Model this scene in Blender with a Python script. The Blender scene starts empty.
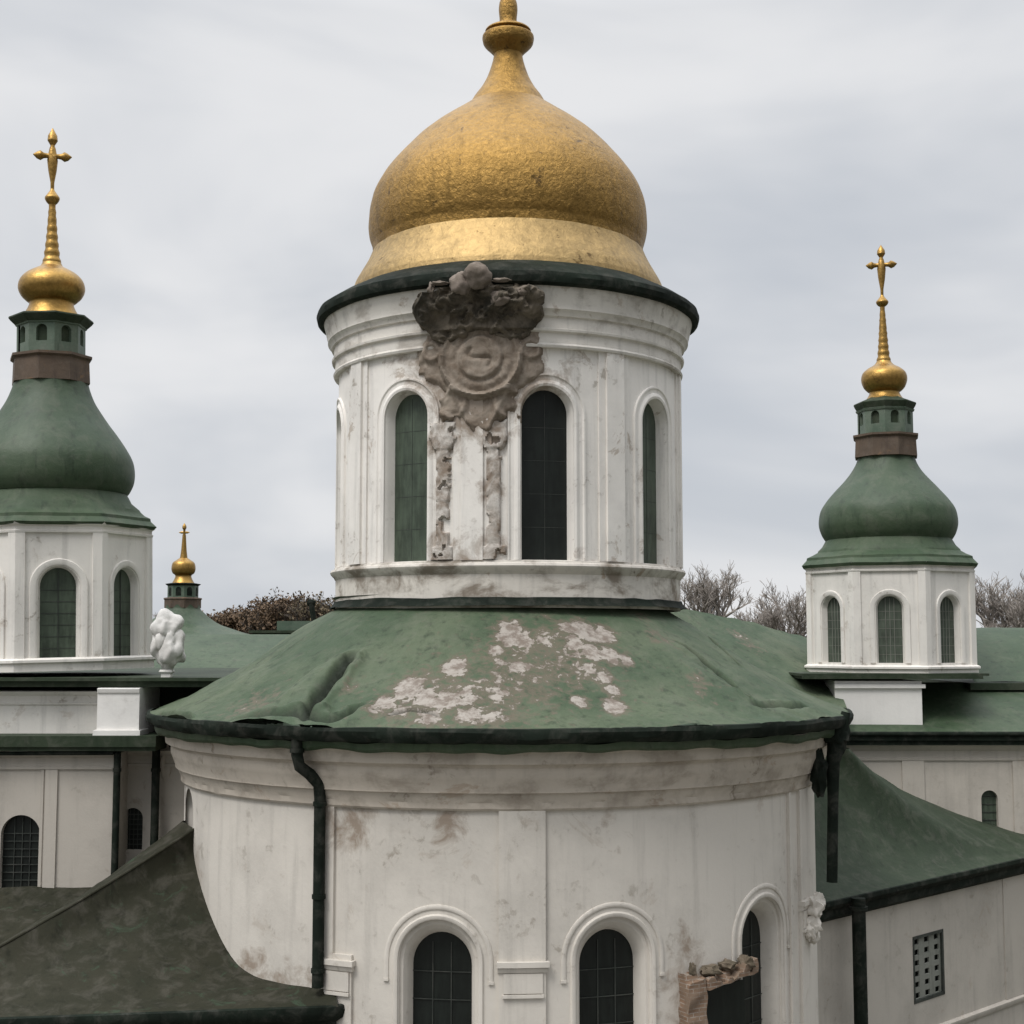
import bpy, bmesh, math, random
from mathutils import Vector, noise
R = math.radians
PI = math.pi
random.seed(7)
scene = bpy.context.scene
COL = scene.collection

# ------------------------------------------------------------------ camera, sky, sun
F = 1400.0                       # focal length in pixels at 1024 px width
EYE = 15.0                       # camera height above the ground
PITCH = math.atan(128 / F)
cam_d = bpy.data.cameras.new('camera')
cam = bpy.data.objects.new('camera', cam_d)
COL.objects.link(cam)
cam.location = (0, 0, EYE)
cam.rotation_euler = (PI / 2 + PITCH, 0, 0)
cam_d.sensor_width = 36
cam_d.lens = 36 * F / 1024
cam_d.clip_start = 0.1
cam_d.clip_end = 9000
scene.camera = cam

SUN_EL, SUN_ROT = R(56), R(-140)
world = bpy.data.worlds.new('World')
scene.world = world
world.use_nodes = True
wn, wl = world.node_tree.nodes, world.node_tree.links
wn.clear()
wo = wn.new('ShaderNodeOutputWorld')
bg1 = wn.new('ShaderNodeBackground')
sky = wn.new('ShaderNodeTexSky')
sky.sky_type = 'NISHITA'
sky.sun_disc = False
sky.sun_elevation = SUN_EL
sky.sun_rotation = SUN_ROT
wl.new(sky.outputs[0], bg1.inputs[0])
bg1.inputs[1].default_value = 0.05
bg2 = wn.new('ShaderNodeBackground')
geo = wn.new('ShaderNodeTexCoord')
sep = wn.new('ShaderNodeSeparateXYZ')
wl.new(geo.outputs['Generated'], sep.inputs[0])
mp = wn.new('ShaderNodeMapping')
mp.inputs['Scale'].default_value = (1.0, 1.0, 2.7)
mp.inputs['Rotation'].default_value = (0, R(12), 0)
mp.inputs['Location'].default_value = (.35, 0, .2)
wl.new(geo.outputs['Generated'], mp.inputs[0])
nz = wn.new('ShaderNodeTexNoise')
nz.inputs['Scale'].default_value = 2.3
nz.inputs['Detail'].default_value = 4.5
nz.inputs['Roughness'].default_value = .5
nz.inputs['Distortion'].default_value = .35
wl.new(mp.outputs[0], nz.inputs['Vector'])
cr = wn.new('ShaderNodeValToRGB')
cr.color_ramp.interpolation = 'EASE'
e = cr.color_ramp.elements
e[0].position = .30; e[0].color = (.61, .645, .70, 1)
e[1].position = .68; e[1].color = (.90, .905, .92, 1)
wl.new(nz.outputs['Fac'], cr.inputs[0])
wl.new(cr.outputs[0], bg2.inputs[0])
# an overcast sky is brighter overhead than near the horizon
mr = wn.new('ShaderNodeMapRange')
mr.inputs[1].default_value = .42
mr.inputs[2].default_value = .95
mr.inputs[3].default_value = .93
mr.inputs[4].default_value = 3.5
wl.new(sep.outputs[2], mr.inputs[0])
# added: the unseen sky behind on the right is dimmed to shape wall light
dt = wn.new('ShaderNodeVectorMath'); dt.operation = 'DOT_PRODUCT'
wl.new(geo.outputs['Generated'], dt.inputs[0]); dt.inputs[1].default_value = (-.76, .5, .41)
m2 = wn.new('ShaderNodeMapRange')
m2.inputs[1].default_value = -.75; m2.inputs[2].default_value = .28; m2.inputs[3].default_value = .42; m2.inputs[4].default_value = 1.0
wl.new(dt.outputs['Value'], m2.inputs[0])
mm = wn.new('ShaderNodeMath'); mm.operation = 'MULTIPLY'
wl.new(mr.outputs[0], mm.inputs[0]); wl.new(m2.outputs[0], mm.inputs[1])
wl.new(mm.outputs[0], bg2.inputs[1])
mx = wn.new('ShaderNodeMixShader')
mx.inputs[0].default_value = .94
wl.new(bg1.outputs[0], mx.inputs[1])
wl.new(bg2.outputs[0], mx.inputs[2])
wl.new(mx.outputs[0], wo.inputs[0])

sd = bpy.data.lights.new('sun', 'SUN')
sd.energy = 1.85
sd.angle = R(20)
sd.color = (1, .965, .92)
so = bpy.data.objects.new('sun', sd)
COL.objects.link(so)
# direction towards the sun: behind the camera, to the left
sdir = Vector((-math.cos(SUN_EL) * .643, -math.cos(SUN_EL) * .766, math.sin(SUN_EL)))
so.rotation_euler = sdir.to_track_quat('Z', 'Y').to_euler()
so.location = (-20, -30, 60)

vs = scene.view_settings
vs.view_transform = 'Standard'
vs.look = 'None'
vs.exposure = 0
vs.gamma = 1

# ------------------------------------------------------------------ measuring helpers
cp, sp = math.cos(PITCH), math.sin(PITCH)
def ray(px, py):
    a, b = (px - 512) / F, (512 - py) / F
    return Vector((a, cp - b * sp, sp + b * cp))
def at(px, py, Y):                    # point seen at (px,py) standing at distance Y
    d = ray(px, py)
    p = d * (Y / d.y)
    return Vector((p.x, p.y, p.z + EYE))
def at_z(px, py, z):                  # point seen at (px,py) at height z
    d = ray(px, py)
    p = d * ((z - EYE) / d.z)
    return Vector((p.x, p.y, z))
def zz(py, Y, px=512):
    return at(px, py, Y).z
def prof(pts, ax, Y):                 # silhouette (half width px, y px) -> (radius, z)
    out = []
    for h, y in pts:
        b = math.atan((ax - 512) / F)
        c = Y / (cp - (512 - y) / F * sp)
        r = h / F * c * math.cos(b)
        D = Y / math.cos(b)
        Yt = Y - r * r / D * math.cos(b)
        r = D * math.sin(math.atan(r / D))
        out.append((r, zz(y, Yt, ax)))
    return out

def contour(pts, ax, Y, y_ref=600, n=6):   # outline of a turned shape -> its true (radius, z) profile
    c = at(ax, y_ref, Y)
    P_ = smooth_prof(pts, n)
    out = []
    for i, (h, y) in enumerate(P_):
        h0, y0 = P_[max(i - 1, 0)]; h1, y1 = P_[min(i + 1, len(P_) - 1)]
        axy = 512 + c.x / c.y * F * (cp - (512 - y) / F * sp)
        d = ray(axy + h, y); d2 = ray(axy + h + (h1 - h0) * .01, y + (y1 - y0) * .01)
        nn = d.cross(d2)
        nh = Vector((nn.x, nn.y)); 
        if nh.length < 1e-9: continue
        nh.normalize(); m = Vector((-nh.y, nh.x))
        t = (c.x * m.x + c.y * m.y) / (d.x * m.x + d.y * m.y)
        p = d * t
        r = abs((p.x - c.x) * nh.x + (p.y - c.y) * nh.y)
        z = p.z + EYE
        if out and (abs(r - out[-1][0]) + abs(z - out[-1][1])) < 1e-3: continue
        out.append((r, z))
    return out

# ------------------------------------------------------------------ mesh helpers
class MB:
    def __init__(s): s.v = []; s.f = []
    def vert(s, p): s.v.append(tuple(p)); return len(s.v) - 1
    def face(s, pts): s.f.append([s.vert(p) for p in pts])
    def grid(s, rows, closed=False):
        idx = [[s.vert(p) for p in r] for r in rows]
        for i in range(len(idx) - 1):
            n = len(idx[i])
            for j in range(n if closed else n - 1):
                k = (j + 1) % n
                s.f.append([idx[i][j], idx[i][k], idx[i + 1][k], idx[i + 1][j]])
    def box(s, x0, x1, y0, y1, z0, z1, M=None):
        c = [Vector(p) for p in ((x0, y0, z0), (x1, y0, z0), (x1, y1, z0), (x0, y1, z0), (x0, y0, z1), (x1, y0, z1), (x1, y1, z1), (x0, y1, z1))]
        if M: c = [M @ p for p in c]
        i = [s.vert(p) for p in c]
        for q in ((0, 3, 2, 1), (4, 5, 6, 7), (0, 1, 5, 4), (1, 2, 6, 5), (2, 3, 7, 6), (3, 0, 4, 7)):
            s.f.append([i[k] for k in q])
    def build(s, name, mat, parent=None, angle=32, merge=1e-4, recalc=True):
        me = bpy.data.meshes.new(name)
        me.from_pydata(s.v, [], s.f)
        bm = bmesh.new(); bm.from_mesh(me)
        if merge: bmesh.ops.remove_doubles(bm, verts=bm.verts, dist=merge)
        if recalc: bmesh.ops.recalc_face_normals(bm, faces=bm.faces)
        bm.to_mesh(me); bm.free()
        if angle <= 1: me.shade_flat()
        else:
            me.shade_smooth()
            me.set_sharp_from_angle(angle=R(angle))
        me.materials.append(mat)
        o = bpy.data.objects.new(name, me)
        COL.objects.link(o)
        if parent:
            o.parent = parent
            o.matrix_parent_inverse = parent.matrix_basis.inverted()
        return o

def thing(name, label, cat, loc=(0, 0, 0), group=None):
    o = bpy.data.objects.new(name, None)
    COL.objects.link(o)
    o.location = loc
    o['label'] = label; o['category'] = cat
    if group: o['group'] = group
    o.empty_display_size = .3
    return o
def tag(o, label, cat, group=None):
    o['label'] = label; o['category'] = cat
    if group: o['group'] = group
    return o

def revolve(mb, cx, cy, pr, seg=96, a0=0, a1=2 * PI, fn=None, closed=None, rot=0):
    closed = (a1 - a0 > 2 * PI - 1e-6) if closed is None else closed
    n = seg if closed else seg + 1
    rows = []
    for k, (r, z) in enumerate(pr):
        row = []
        for j in range(n):
            a = a0 + (a1 - a0) * j / seg + rot
            rr, z2 = (r, z) if fn is None else fn(a, r, z, k)
            row.append((cx + rr * math.sin(a), cy - rr * math.cos(a), z2))
        rows.append(row)
    mb.grid(rows, closed)

def smooth_prof(pts, n=6):
    out = []
    for i in range(len(pts) - 1):
        p0 = pts[max(i - 1, 0)]; p1 = pts[i]; p2 = pts[i + 1]; p3 = pts[min(i + 2, len(pts) - 1)]
        for k in range(n):
            t = k / n
            out.append(tuple(.5 * ((2 * b) + (c - a) * t + (2 * a - 5 * b + 4 * c - d) * t * t + (3 * b - a - 3 * c + d) * t ** 3) for a, b, c, d in zip(p0, p1, p2, p3)))
    out.append(tuple(pts[-1]))
    return out

def tube(mb, pts, rad, seg=12, cap=True):
    pts = [Vector(p) for p in pts]
    if not isinstance(rad, (list, tuple)): rad = [rad] * len(pts)
    ref = None; rows = []
    for i, p in enumerate(pts):
        t = (pts[min(i + 1, len(pts) - 1)] - pts[max(i - 1, 0)]).normalized()
        if ref is None:
            ref = Vector((0, 0, 1)) if abs(t.z) < .9 else Vector((1, 0, 0))
        u = (ref - t * ref.dot(t)).normalized()
        w = t.cross(u)
        ref = u
        rows.append([p + (u * math.cos(2 * PI * j / seg) + w * math.sin(2 * PI * j / seg)) * rad[i] for j in range(seg)])
    mb.grid(rows, True)
    if cap:
        mb.face(rows[0][::-1]); mb.face(rows[-1])

# surface maps: (u along the wall, z, n outwards) -> point
def cyl(cx, cy, r, a0):
    def m(u, z, n=0):
        a = a0 + u / r
        return Vector((cx + (r + n) * math.sin(a), cy - (r + n) * math.cos(a), z))
    return m
def octm(cx, cy, ap, a):
    s, c = math.sin(a), math.cos(a)
    def m(u, z, n=0):
        q = u * (1 + n / ap)
        return Vector((cx + (ap + n) * s + q * c, cy - (ap + n) * c + q * s, z))
    return m
def plane(p0, p1):                    # wall plane through p0->p1, outward normal to the right of travel
    d = Vector((p1[0] - p0[0], p1[1] - p0[1], 0)).normalized()
    nn = Vector((d.y, -d.x, 0))
    o = Vector((p0[0], p0[1], 0))
    def m(u, z, n=0):
        p = o + d * u + nn * n
        return Vector((p.x, p.y, z))
    return m

def arch_z(u, uc, hw, zs, arch=True):
    if not arch: return zs
    t = max(0, hw * hw - (u - uc) ** 2)
    return zs + math.sqrt(t)
def arch_us(uc, hw, n=20):
    return [uc - hw * math.cos(PI * k / n) for k in range(n + 1)]
def wall(mb, m, u0, u1, z0, z1, ops=(), step=.25, zstep=1.0):
    us = [u0 + (u1 - u0) * k / max(1, int((u1 - u0) / step)) for k in range(int((u1 - u0) / step) + 1)]
    if len(us) < 2: us = [u0, u1]
    for (uc, hw, za, zs, ar) in ops:
        us = [u for u in us if abs(u - uc) > hw + .01]
        us += arch_us(uc, hw) if ar else [uc - hw, uc, uc + hw]
    us.sort()
    def col(a, b, za0, za1, zb0, zb1):
        n = max(1, int(max(za1 - za0, zb1 - zb0) / zstep))
        mb.grid([[m(a, za0 + (za1 - za0) * k / n), m(b, zb0 + (zb1 - zb0) * k / n)] for k in range(n + 1)])
    for a, b in zip(us[:-1], us[1:]):
        mid = (a + b) / 2
        hit = None
        for o in ops:
            if abs(mid - o[0]) < o[1]: hit = o
        if hit is None:
            col(a, b, z0, z1, z0, z1)
        else:
            uc, hw, za, zs, ar = hit
            col(a, b, z0, za, z0, za)
            col(a, b, arch_z(a, uc, hw, zs, ar), z1, arch_z(b, uc, hw, zs, ar), z1)
def outline(uc, hw, z0, zs, ar=True, n=20, nl=None):
    pts = [(uc - hw, z0)]
    nl = nl or max(1, int((zs - z0) / .4))
    pts += [(uc - hw, z0 + (zs - z0) * k / nl) for k in range(1, nl)]
    if ar: pts += [(u, arch_z(u, uc, hw, zs)) for u in arch_us(uc, hw, n)]
    else: pts += [(uc - hw, zs), (uc + hw, zs)]
    pts += [(uc + hw, zs - (zs - z0) * k / nl) for k in range(1, nl)]
    pts.append((uc + hw, z0))
    return pts
def reveal(mb, m, uc, hw, z0, zs, depth, hw2=None, ar=True, prof=None):
    hw2 = hw2 or hw
    st = prof or [(hw, 0), (hw2, -depth)]
    rows = []
    for q_ in st:
        h, n = q_[:2]
        o = outline(uc, h, z0, zs + (q_[2] if len(q_) > 2 else 0), ar, nl=max(1, int((zs - z0) / .4)))
        rows.append([m(u, z, n) for u, z in o] + [m(o[0][0], z0, n)])
    mb.grid(rows)
def pane(mb, m, uc, hw, z0, zs, n, ar=True):
    us = arch_us(uc, hw) if ar else [uc - hw, uc + hw]
    mb.grid([[m(u, z0, n) for u in us], [m(u, zs, n) for u in us], [m(u, arch_z(u, uc, hw, zs, ar), n) for u in us]] if ar else
            [[m(u, z0, n) for u in us], [m(u, zs, n) for u in us]])
def arch_mould(mb, m, uc, hw, z0, zs, pr, ar=True):
    rows = []
    for o_, n in pr:
        rows.append([m(u, z, n) for u, z in outline(uc, hw + o_, z0, zs, ar)])
    mb.grid(rows)
    mb.face([r[0] for r in rows]); mb.face([r[-1] for r in rows][::-1])
def block(mb, m, u0, u1, z0, z1, n0, n1, du=.3):
    k = max(1, int(abs(u1 - u0) / du))
    us = [u0 + (u1 - u0) * i / k for i in range(k + 1)]
    loop = [(z0, n0), (z0, n1), (z1, n1), (z1, n0), (z0, n0)]
    mb.grid([[m(u, z, n) for u in us] for z, n in loop])
    for u in (u0, u1): mb.face([m(u, z, n) for z, n in loop[:4]])
def mould_line(mb, m, u0, u1, pr, du=.3):   # profile (n,z) swept along a wall
    k = max(1, int(abs(u1 - u0) / du))
    us = [u0 + (u1 - u0) * i / k for i in range(k + 1)]
    mb.grid([[m(u, z, n) for u in us] for n, z in pr])
    for u in (u0, u1): mb.face([m(u, z, n) for n, z in pr])
def lump(mb, c, rx, ry, rz, amp=.25, freq=1.5, seed=0, sub=3, detail=.4):
    bm = bmesh.new()
    bmesh.ops.create_icosphere(bm, subdivisions=sub, radius=1)
    base = len(mb.v)
    for v in bm.verts:
        p = v.co.copy()
        q = p * freq + Vector((seed * 7.3, seed * 3.1, seed))
        d = 1 + amp * noise.noise(q) * 2 + amp * detail * noise.noise(q * 3.1) * 1.5
        mb.v.append((c[0] + p.x * rx * d, c[1] + p.y * ry * d, c[2] + p.z * rz * d))
    for f in bm.faces: mb.f.append([base + v.index for v in f.verts])
    bm.free()

# ------------------------------------------------------------------ materials
def new_mat(name):
    m = bpy.data.materials.new(name); m.use_nodes = True
    nt = m.node_tree; b = nt.nodes['Principled BSDF']
    return m, nt, nt.nodes, nt.links, b
def N(nt, t, **k):
    n = nt.nodes.new(t)
    for a, v in k.items():
        if a in n.inputs: n.inputs[a].default_value = v
        else: setattr(n, a, v)
    return n
def coords(nt, scale=(1, 1, 1), loc=(0, 0, 0)):
    g = N(nt, 'ShaderNodeNewGeometry')
    m = N(nt, 'ShaderNodeMapping'); m.inputs['Scale'].default_value = scale; m.inputs['Location'].default_value = loc
    nt.links.new(g.outputs['Position'], m.inputs[0])
    return m.outputs[0]
def noise_fac(nt, vec, scale, detail=6, rough=.6, lo=.4, hi=.6, dist=0):
    n = N(nt, 'ShaderNodeTexNoise', Scale=scale, Detail=detail, Roughness=rough, Distortion=dist)
    nt.links.new(vec, n.inputs['Vector'])
    r = N(nt, 'ShaderNodeMapRange'); r.inputs[1].default_value = lo; r.inputs[2].default_value = hi
    r.interpolation_type = 'SMOOTHSTEP'
    nt.links.new(n.outputs['Fac'], r.inputs[0])
    return r.outputs[0], n.outputs['Fac']
def mixc(nt, fac, a, b, blend='MIX', k=None):
    m = N(nt, 'ShaderNodeMix', data_type='RGBA', blend_type=blend)
    def put(i, v):
        if hasattr(v, 'is_linked') or hasattr(v, 'links'): nt.links.new(v, i)
        elif isinstance(v, (int, float)): i.default_value = v
        else: i.default_value = (*v, 1) if len(v) == 3 else v
    if k is not None:
        mm = N(nt, 'ShaderNodeMath', operation='MULTIPLY'); mm.inputs[1].default_value = k
        nt.links.new(fac, mm.inputs[0]); fac = mm.outputs[0]
    put(m.inputs[0], fac); put(m.inputs[6], a); put(m.inputs[7], b)
    return m.outputs[2]
def mult(nt, a, b):
    m = N(nt, 'ShaderNodeMath', operation='MULTIPLY')
    for i, v in enumerate((a, b)):
        if isinstance(v, (int, float)): m.inputs[i].default_value = v
        else: nt.links.new(v, m.inputs[i])
    return m.outputs[0]
def bump(nt, b, h, strength=.3, dist=.02, prev=None):
    n = N(nt, 'ShaderNodeBump'); n.inputs['Strength'].default_value = strength; n.inputs['Distance'].default_value = dist
    nt.links.new(h, n.inputs['Height'])
    if prev: nt.links.new(prev, n.inputs['Normal'])
    nt.links.new(n.outputs[0], b.inputs['Normal'])
    return n.outputs[0]

def plaster(name, base, dirt=(.30, .265, .22), grime=.5, streak=.5, brown=.35, seed=0, spots=(), blot=0):
    m, nt, nd, lk, b = new_mat(name)
    v = coords(nt, (1, 1, 1), (seed, seed * 2, 0))
    vs_ = coords(nt, (2.2, 2.2, .16), (seed, 0, 0))
    f1, r1 = noise_fac(nt, v, .55, 6, .6, .42, .68)
    f2, r2 = noise_fac(nt, vs_, 1.6, 6, .62, .5, .74)
    f3, r3 = noise_fac(nt, v, 3.2, 8, .68, .56, .66, .4)
    f4, r4 = noise_fac(nt, v, 14, 4, .6, .3, .8)
    f5, r5 = noise_fac(nt, v, 1.1, 8, .7, .60, .66, .6)
    c = mixc(nt, f1, base, tuple(x * .84 for x in base))
    c = mixc(nt, f2, c, tuple(x * .72 for x in base), k=streak)
    c = mixc(nt, mult(nt, f3, f1), c, dirt, k=grime)
    c = mixc(nt, f5, c, (.36, .29, .225), k=brown)
    c = mixc(nt, f4, c, tuple(x * 1.05 for x in base), k=.25)
    if blot:
        f6, r6 = noise_fac(nt, coords(nt, (1, 1, 1.6)), .9, 7, .66, .46, .66, .3)
        c = mixc(nt, f6, c, (.17, .135, .10), k=blot)
    if spots:
        gp_ = N(nt, 'ShaderNodeNewGeometry'); tot = None
        for (pt, rad, w) in spots:
            d_ = N(nt, 'ShaderNodeVectorMath', operation='DISTANCE'); lk.new(gp_.outputs['Position'], d_.inputs[0]); d_.inputs[1].default_value = pt
            q_ = N(nt, 'ShaderNodeMapRange'); lk.new(d_.outputs['Value'], q_.inputs[0])
            q_.inputs[1].default_value = 0; q_.inputs[2].default_value = rad; q_.inputs[3].default_value = w; q_.inputs[4].default_value = 0
            if tot is None: tot = q_.outputs[0]
            else:
                mx_ = N(nt, 'ShaderNodeMath', operation='MAXIMUM'); lk.new(tot, mx_.inputs[0]); lk.new(q_.outputs[0], mx_.inputs[1]); tot = mx_.outputs[0]
        ns = N(nt, 'ShaderNodeTexNoise', Scale=1.9, Detail=9, Roughness=.7, Distortion=.4); lk.new(v, ns.inputs['Vector'])
        ad = N(nt, 'ShaderNodeMath', operation='MULTIPLY_ADD'); lk.new(ns.outputs['Fac'], ad.inputs[0]); ad.inputs[1].default_value = 1.7; lk.new(tot, ad.inputs[2])
        st = N(nt, 'ShaderNodeMapRange'); lk.new(ad.outputs[0], st.inputs[0]); st.inputs[1].default_value = 1.08; st.inputs[2].default_value = 1.42
        c = mixc(nt, st.outputs[0], c, (.27, .21, .16), k=.85)
    lk.new(c, b.inputs['Base Color'])
    b.inputs['Roughness'].default_value = .92
    b.inputs['Specular IOR Level'].default_value = .2
    p = bump(nt, b, r3, .25, .03)
    bump(nt, b, r4, .25, .01, p)
    return m
SD = [at(478, 360, 30.4), at(443, 440, 30.5), at(494, 440, 30.4), at(443, 490, 30.5), at(494, 490, 30.4), at(444, 548, 30.5), at(494, 548, 30.4), at(470, 570, 30.3), at(590, 574, 30.4), at(640, 480, 31.5), at(400, 320, 31)]
M_drum = plaster('plaster_drum', (.80, .765, .715), grime=.95, streak=.9, brown=.7, spots=[(tuple(p), r_, w_) for p, r_, w_ in zip(SD, (2.7, .65, .7, .5, .55, .6, .6, 1.3, 1.2, .7, .8), (.95, .8, .85, .6, .65, .75, .75, .6, .45, .35, .5))])
M_tower = plaster('plaster_tower', (.74, .71, .66), grime=.9, streak=.9, brown=.4, seed=5.3)
M_apse = plaster('plaster_apse', (.63, .59, .53), grime=.8, streak=.7, brown=.3, seed=9, spots=[(tuple(at(x_, y_, Y_)), r_, w_) for x_, y_, Y_, r_, w_ in ((352, 822, 27.6, .9, .75), (335, 812, 27.8, .7, .7), (445, 822, 26.9, .8, .55), (700, 950, 27.6, .9, .6), (690, 1000, 27.6, .8, .7), (260, 975, 29, 1.0, .6), (300, 985, 28.3, .9, .6), (620, 822, 27, .8, .4))])
M_cornice = plaster('plaster_weathered', (.52, .465, .395), dirt=(.15, .12, .09), grime=.9, streak=.65, brown=.8, seed=13, blot=.45)
M_band = plaster('plaster_upper_cornice', (.70, .665, .61), dirt=(.22, .19, .15), grime=1.0, streak=.9, brown=.6, seed=17, blot=.5)
M_ledge = plaster('plaster_ledge', (.66, .62, .56), dirt=(.16, .13, .10), grime=1.0, streak=.9, brown=1.0, seed=31, blot=.85)
M_side = plaster('plaster_side', (.50, .46, .405), grime=.85, streak=.6, brown=.35, seed=21)
M_white = plaster('plaster_whitewashed', (.80, .78, .745), grime=.3, streak=.2, brown=.05, seed=2)

def metal_paint(name, base, light, dark, rust=None, rough=.55, peel=False, seams=None, mott=.6, metallic=.0, spec=.35):
    m, nt, nd, lk, b = new_mat(name)
    v = coords(nt)
    f1, r1 = noise_fac(nt, v, .5, 6, .6, .38, .66)
    f2, r2 = noise_fac(nt, v, 2.3, 8, .68, .45, .68, .5)
    f3, r3 = noise_fac(nt, coords(nt, (2.5, 2.5, .5)), 1.7, 6, .65, .5, .72)
    f4, r4 = noise_fac(nt, v, 11, 6, .65, .35, .75)
    c = mixc(nt, f1, base, light, k=mott)
    c = mixc(nt, f3, c, dark, k=.7)
    c = mixc(nt, f2, c, tuple((x + y) * .5 for x, y in zip(light, (.22, .2, .18))), k=.28)
    c = mixc(nt, f4, c, tuple(x * .8 for x in base), k=.25)
    if rust:
        f5, r5 = noise_fac(nt, v, 1.3, 9, .72, .57, .66, .8)
        c = mixc(nt, f5, c, rust, k=.6)
    if peel:
        at_ = N(nt, 'ShaderNodeAttribute', attribute_name='peel')
        n1 = N(nt, 'ShaderNodeTexNoise', Scale=5.5, Detail=8, Roughness=.62, Distortion=.35); lk.new(v, n1.inputs['Vector'])
        s = N(nt, 'ShaderNodeMath', operation='ADD'); lk.new(at_.outputs['Fac'], s.inputs[0])
        q = N(nt, 'ShaderNodeMath', operation='MULTIPLY_ADD'); lk.new(n1.outputs['Fac'], q.inputs[0]); q.inputs[1].default_value = 1.5; q.inputs[2].default_value = -.75
        lk.new(q.outputs[0], s.inputs[1])
        def step(lo, hi):
            r = N(nt, 'ShaderNodeMapRange'); r.inputs[1].default_value = lo; r.inputs[2].default_value = hi; lk.new(s.outputs[0], r.inputs[0]); return r.outputs[0]
        halo = step(.16, .40); core = step(.50, .535)
        pf, pr_ = noise_fac(nt, v, 4.3, 8, .7, .40, .62)
        c = mixc(nt, halo, c, (.135, .108, .082), k=.72)
        pc = mixc(nt, pf, (.33, .30, .265), (.17, .14, .115))
        c = mixc(nt, core, c, pc)
        sa = N(nt, 'ShaderNodeAttribute', attribute_name='crease_shade')
        c = mixc(nt, sa.outputs['Fac'], c, (.020, .025, .018), k=.9)  # shade inside the roof creases, painted into the colour as near-black
        hh = N(nt, 'ShaderNodeMath', operation='MULTIPLY_ADD'); lk.new(core, hh.inputs[0]); hh.inputs[1].default_value = -1.0; lk.new(r4, hh.inputs[2])
        p = bump(nt, b, hh.outputs[0], .55, .025)
    else:
        p = bump(nt, b, r4, .12, .015)
    bump(nt, b, r2, .35, .05, p)
    lk.new(c, b.inputs['Base Color'])
    rr = N(nt, 'ShaderNodeMapRange'); rr.inputs[3].default_value = rough - .12; rr.inputs[4].default_value = rough + .2
    lk.new(r2, rr.inputs[0]); lk.new(rr.outputs[0], b.inputs['Roughness'])
    b.inputs['Metallic'].default_value = metallic
    b.inputs['Specular IOR Level'].default_value = spec
    return m
G = (.062, .098, .066)
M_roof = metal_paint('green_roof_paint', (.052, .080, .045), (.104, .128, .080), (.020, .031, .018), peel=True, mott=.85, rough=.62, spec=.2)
M_green = metal_paint('green_sheet_metal', (.042, .068, .037), (.078, .106, .062), (.019, .030, .018), rough=.55, spec=.22)
M_onion = metal_paint('green_onion_paint', (.040, .066, .036), (.074, .102, .060), (.018, .030, .017), rough=.48, mott=.6, spec=.3)
M_lgreen = metal_paint('pale_green_lantern_paint', (.07, .11, .075), (.15, .18, .14), (.04, .065, .045), rough=.5)
M_dark = metal_paint('blackened_gutter_metal', (.010, .014, .0105), (.020, .029, .021), (.005, .007, .005), rough=.7, spec=.08)
M_dgreen = metal_paint('dark_green_roof', (.026, .039, .022), (.044, .060, .036), (.015, .022, .013), rough=.62, spec=.2)
M_brown = metal_paint('mossy_brown_roof', (.026, .027, .018), (.046, .043, .030), (.015, .016, .011), rust=(.045, .070, .045), rough=.8, spec=.1, mott=.5)
M_collar = metal_paint('rusted_collar_metal', (.085, .062, .045), (.15, .10, .065), (.05, .035, .028), rust=(.20, .12, .06), rough=.7)
M_iron = metal_paint('window_bar_metal', (.03, .035, .03), (.06, .07, .06), (.02, .02, .02), rough=.6)
M_lattice = metal_paint('lattice_paint', (.20, .21, .18), (.28, .28, .25), (.12, .12, .1), rough=.8)

def gold(name, col, rough, bs=.5, sc=7.0, stain=.6):
    m, nt, nd, lk, b = new_mat(name)
    v = coords(nt)
    f1, r1 = noise_fac(nt, v, sc, 8, .68, .35, .68, .4)
    f2, r2 = noise_fac(nt, coords(nt, (2.5, 2.5, .35)), 1.5, 7, .65, .5, .72)
    f3, r3 = noise_fac(nt, v, 2.6, 9, .72, .60, .67, .5)
    c = mixc(nt, f1, tuple(x * .70 for x in col), col)
    c = mixc(nt, f2, c, tuple(x * .55 for x in col), k=stain)
    c = mixc(nt, f3, c, (.10, .062, .025), k=stain)
    lk.new(c, b.inputs['Base Color'])
    b.inputs['Metallic'].default_value = .92
    rr = N(nt, 'ShaderNodeMapRange'); rr.inputs[3].default_value = rough - .08; rr.inputs[4].default_value = rough + .16
    lk.new(r1, rr.inputs[0]); lk.new(rr.outputs[0], b.inputs['Roughness'])
    bump(nt, b, r1, bs, .05)
    return m
M_gold = gold('weathered_gold_leaf', (.375, .225, .066), .42, .85, 8.5, .95)
M_gold3 = gold('worn_pale_gilding', (.47, .33, .15), .5, .5, 6, .9)
M_gold2 = gold('gilded_finial', (.42, .255, .075), .34, .25, 12, .5)

def glass(name, col, bar):
    m, nt, nd, lk, b = new_mat(name)
    v = coords(nt)
    f1, r1 = noise_fac(nt, v, 1.7, 5, .6, .35, .7)
    f2, r2 = noise_fac(nt, coords(nt, (4, 4, .7)), 2.2, 5, .6, .4, .7)
    c = mixc(nt, f1, tuple(x * .6 for x in col), col)
    c = mixc(nt, f2, c, tuple(x * 1.4 for x in col), k=.6)
    lk.new(c, b.inputs['Base Color'])
    b.inputs['Roughness'].default_value = .45
    b.inputs['Specular IOR Level'].default_value = .3
    bump(nt, b, r1, .15, .02)
    return m
M_gdark = glass('dark_window_glass', (.010, .013, .011), 0)
M_ggreen = glass('green_window_shutter', (.062, .082, .058), 0)
M_ggreen2 = glass('green_window_screen', (.075, .092, .070), 0)

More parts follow.
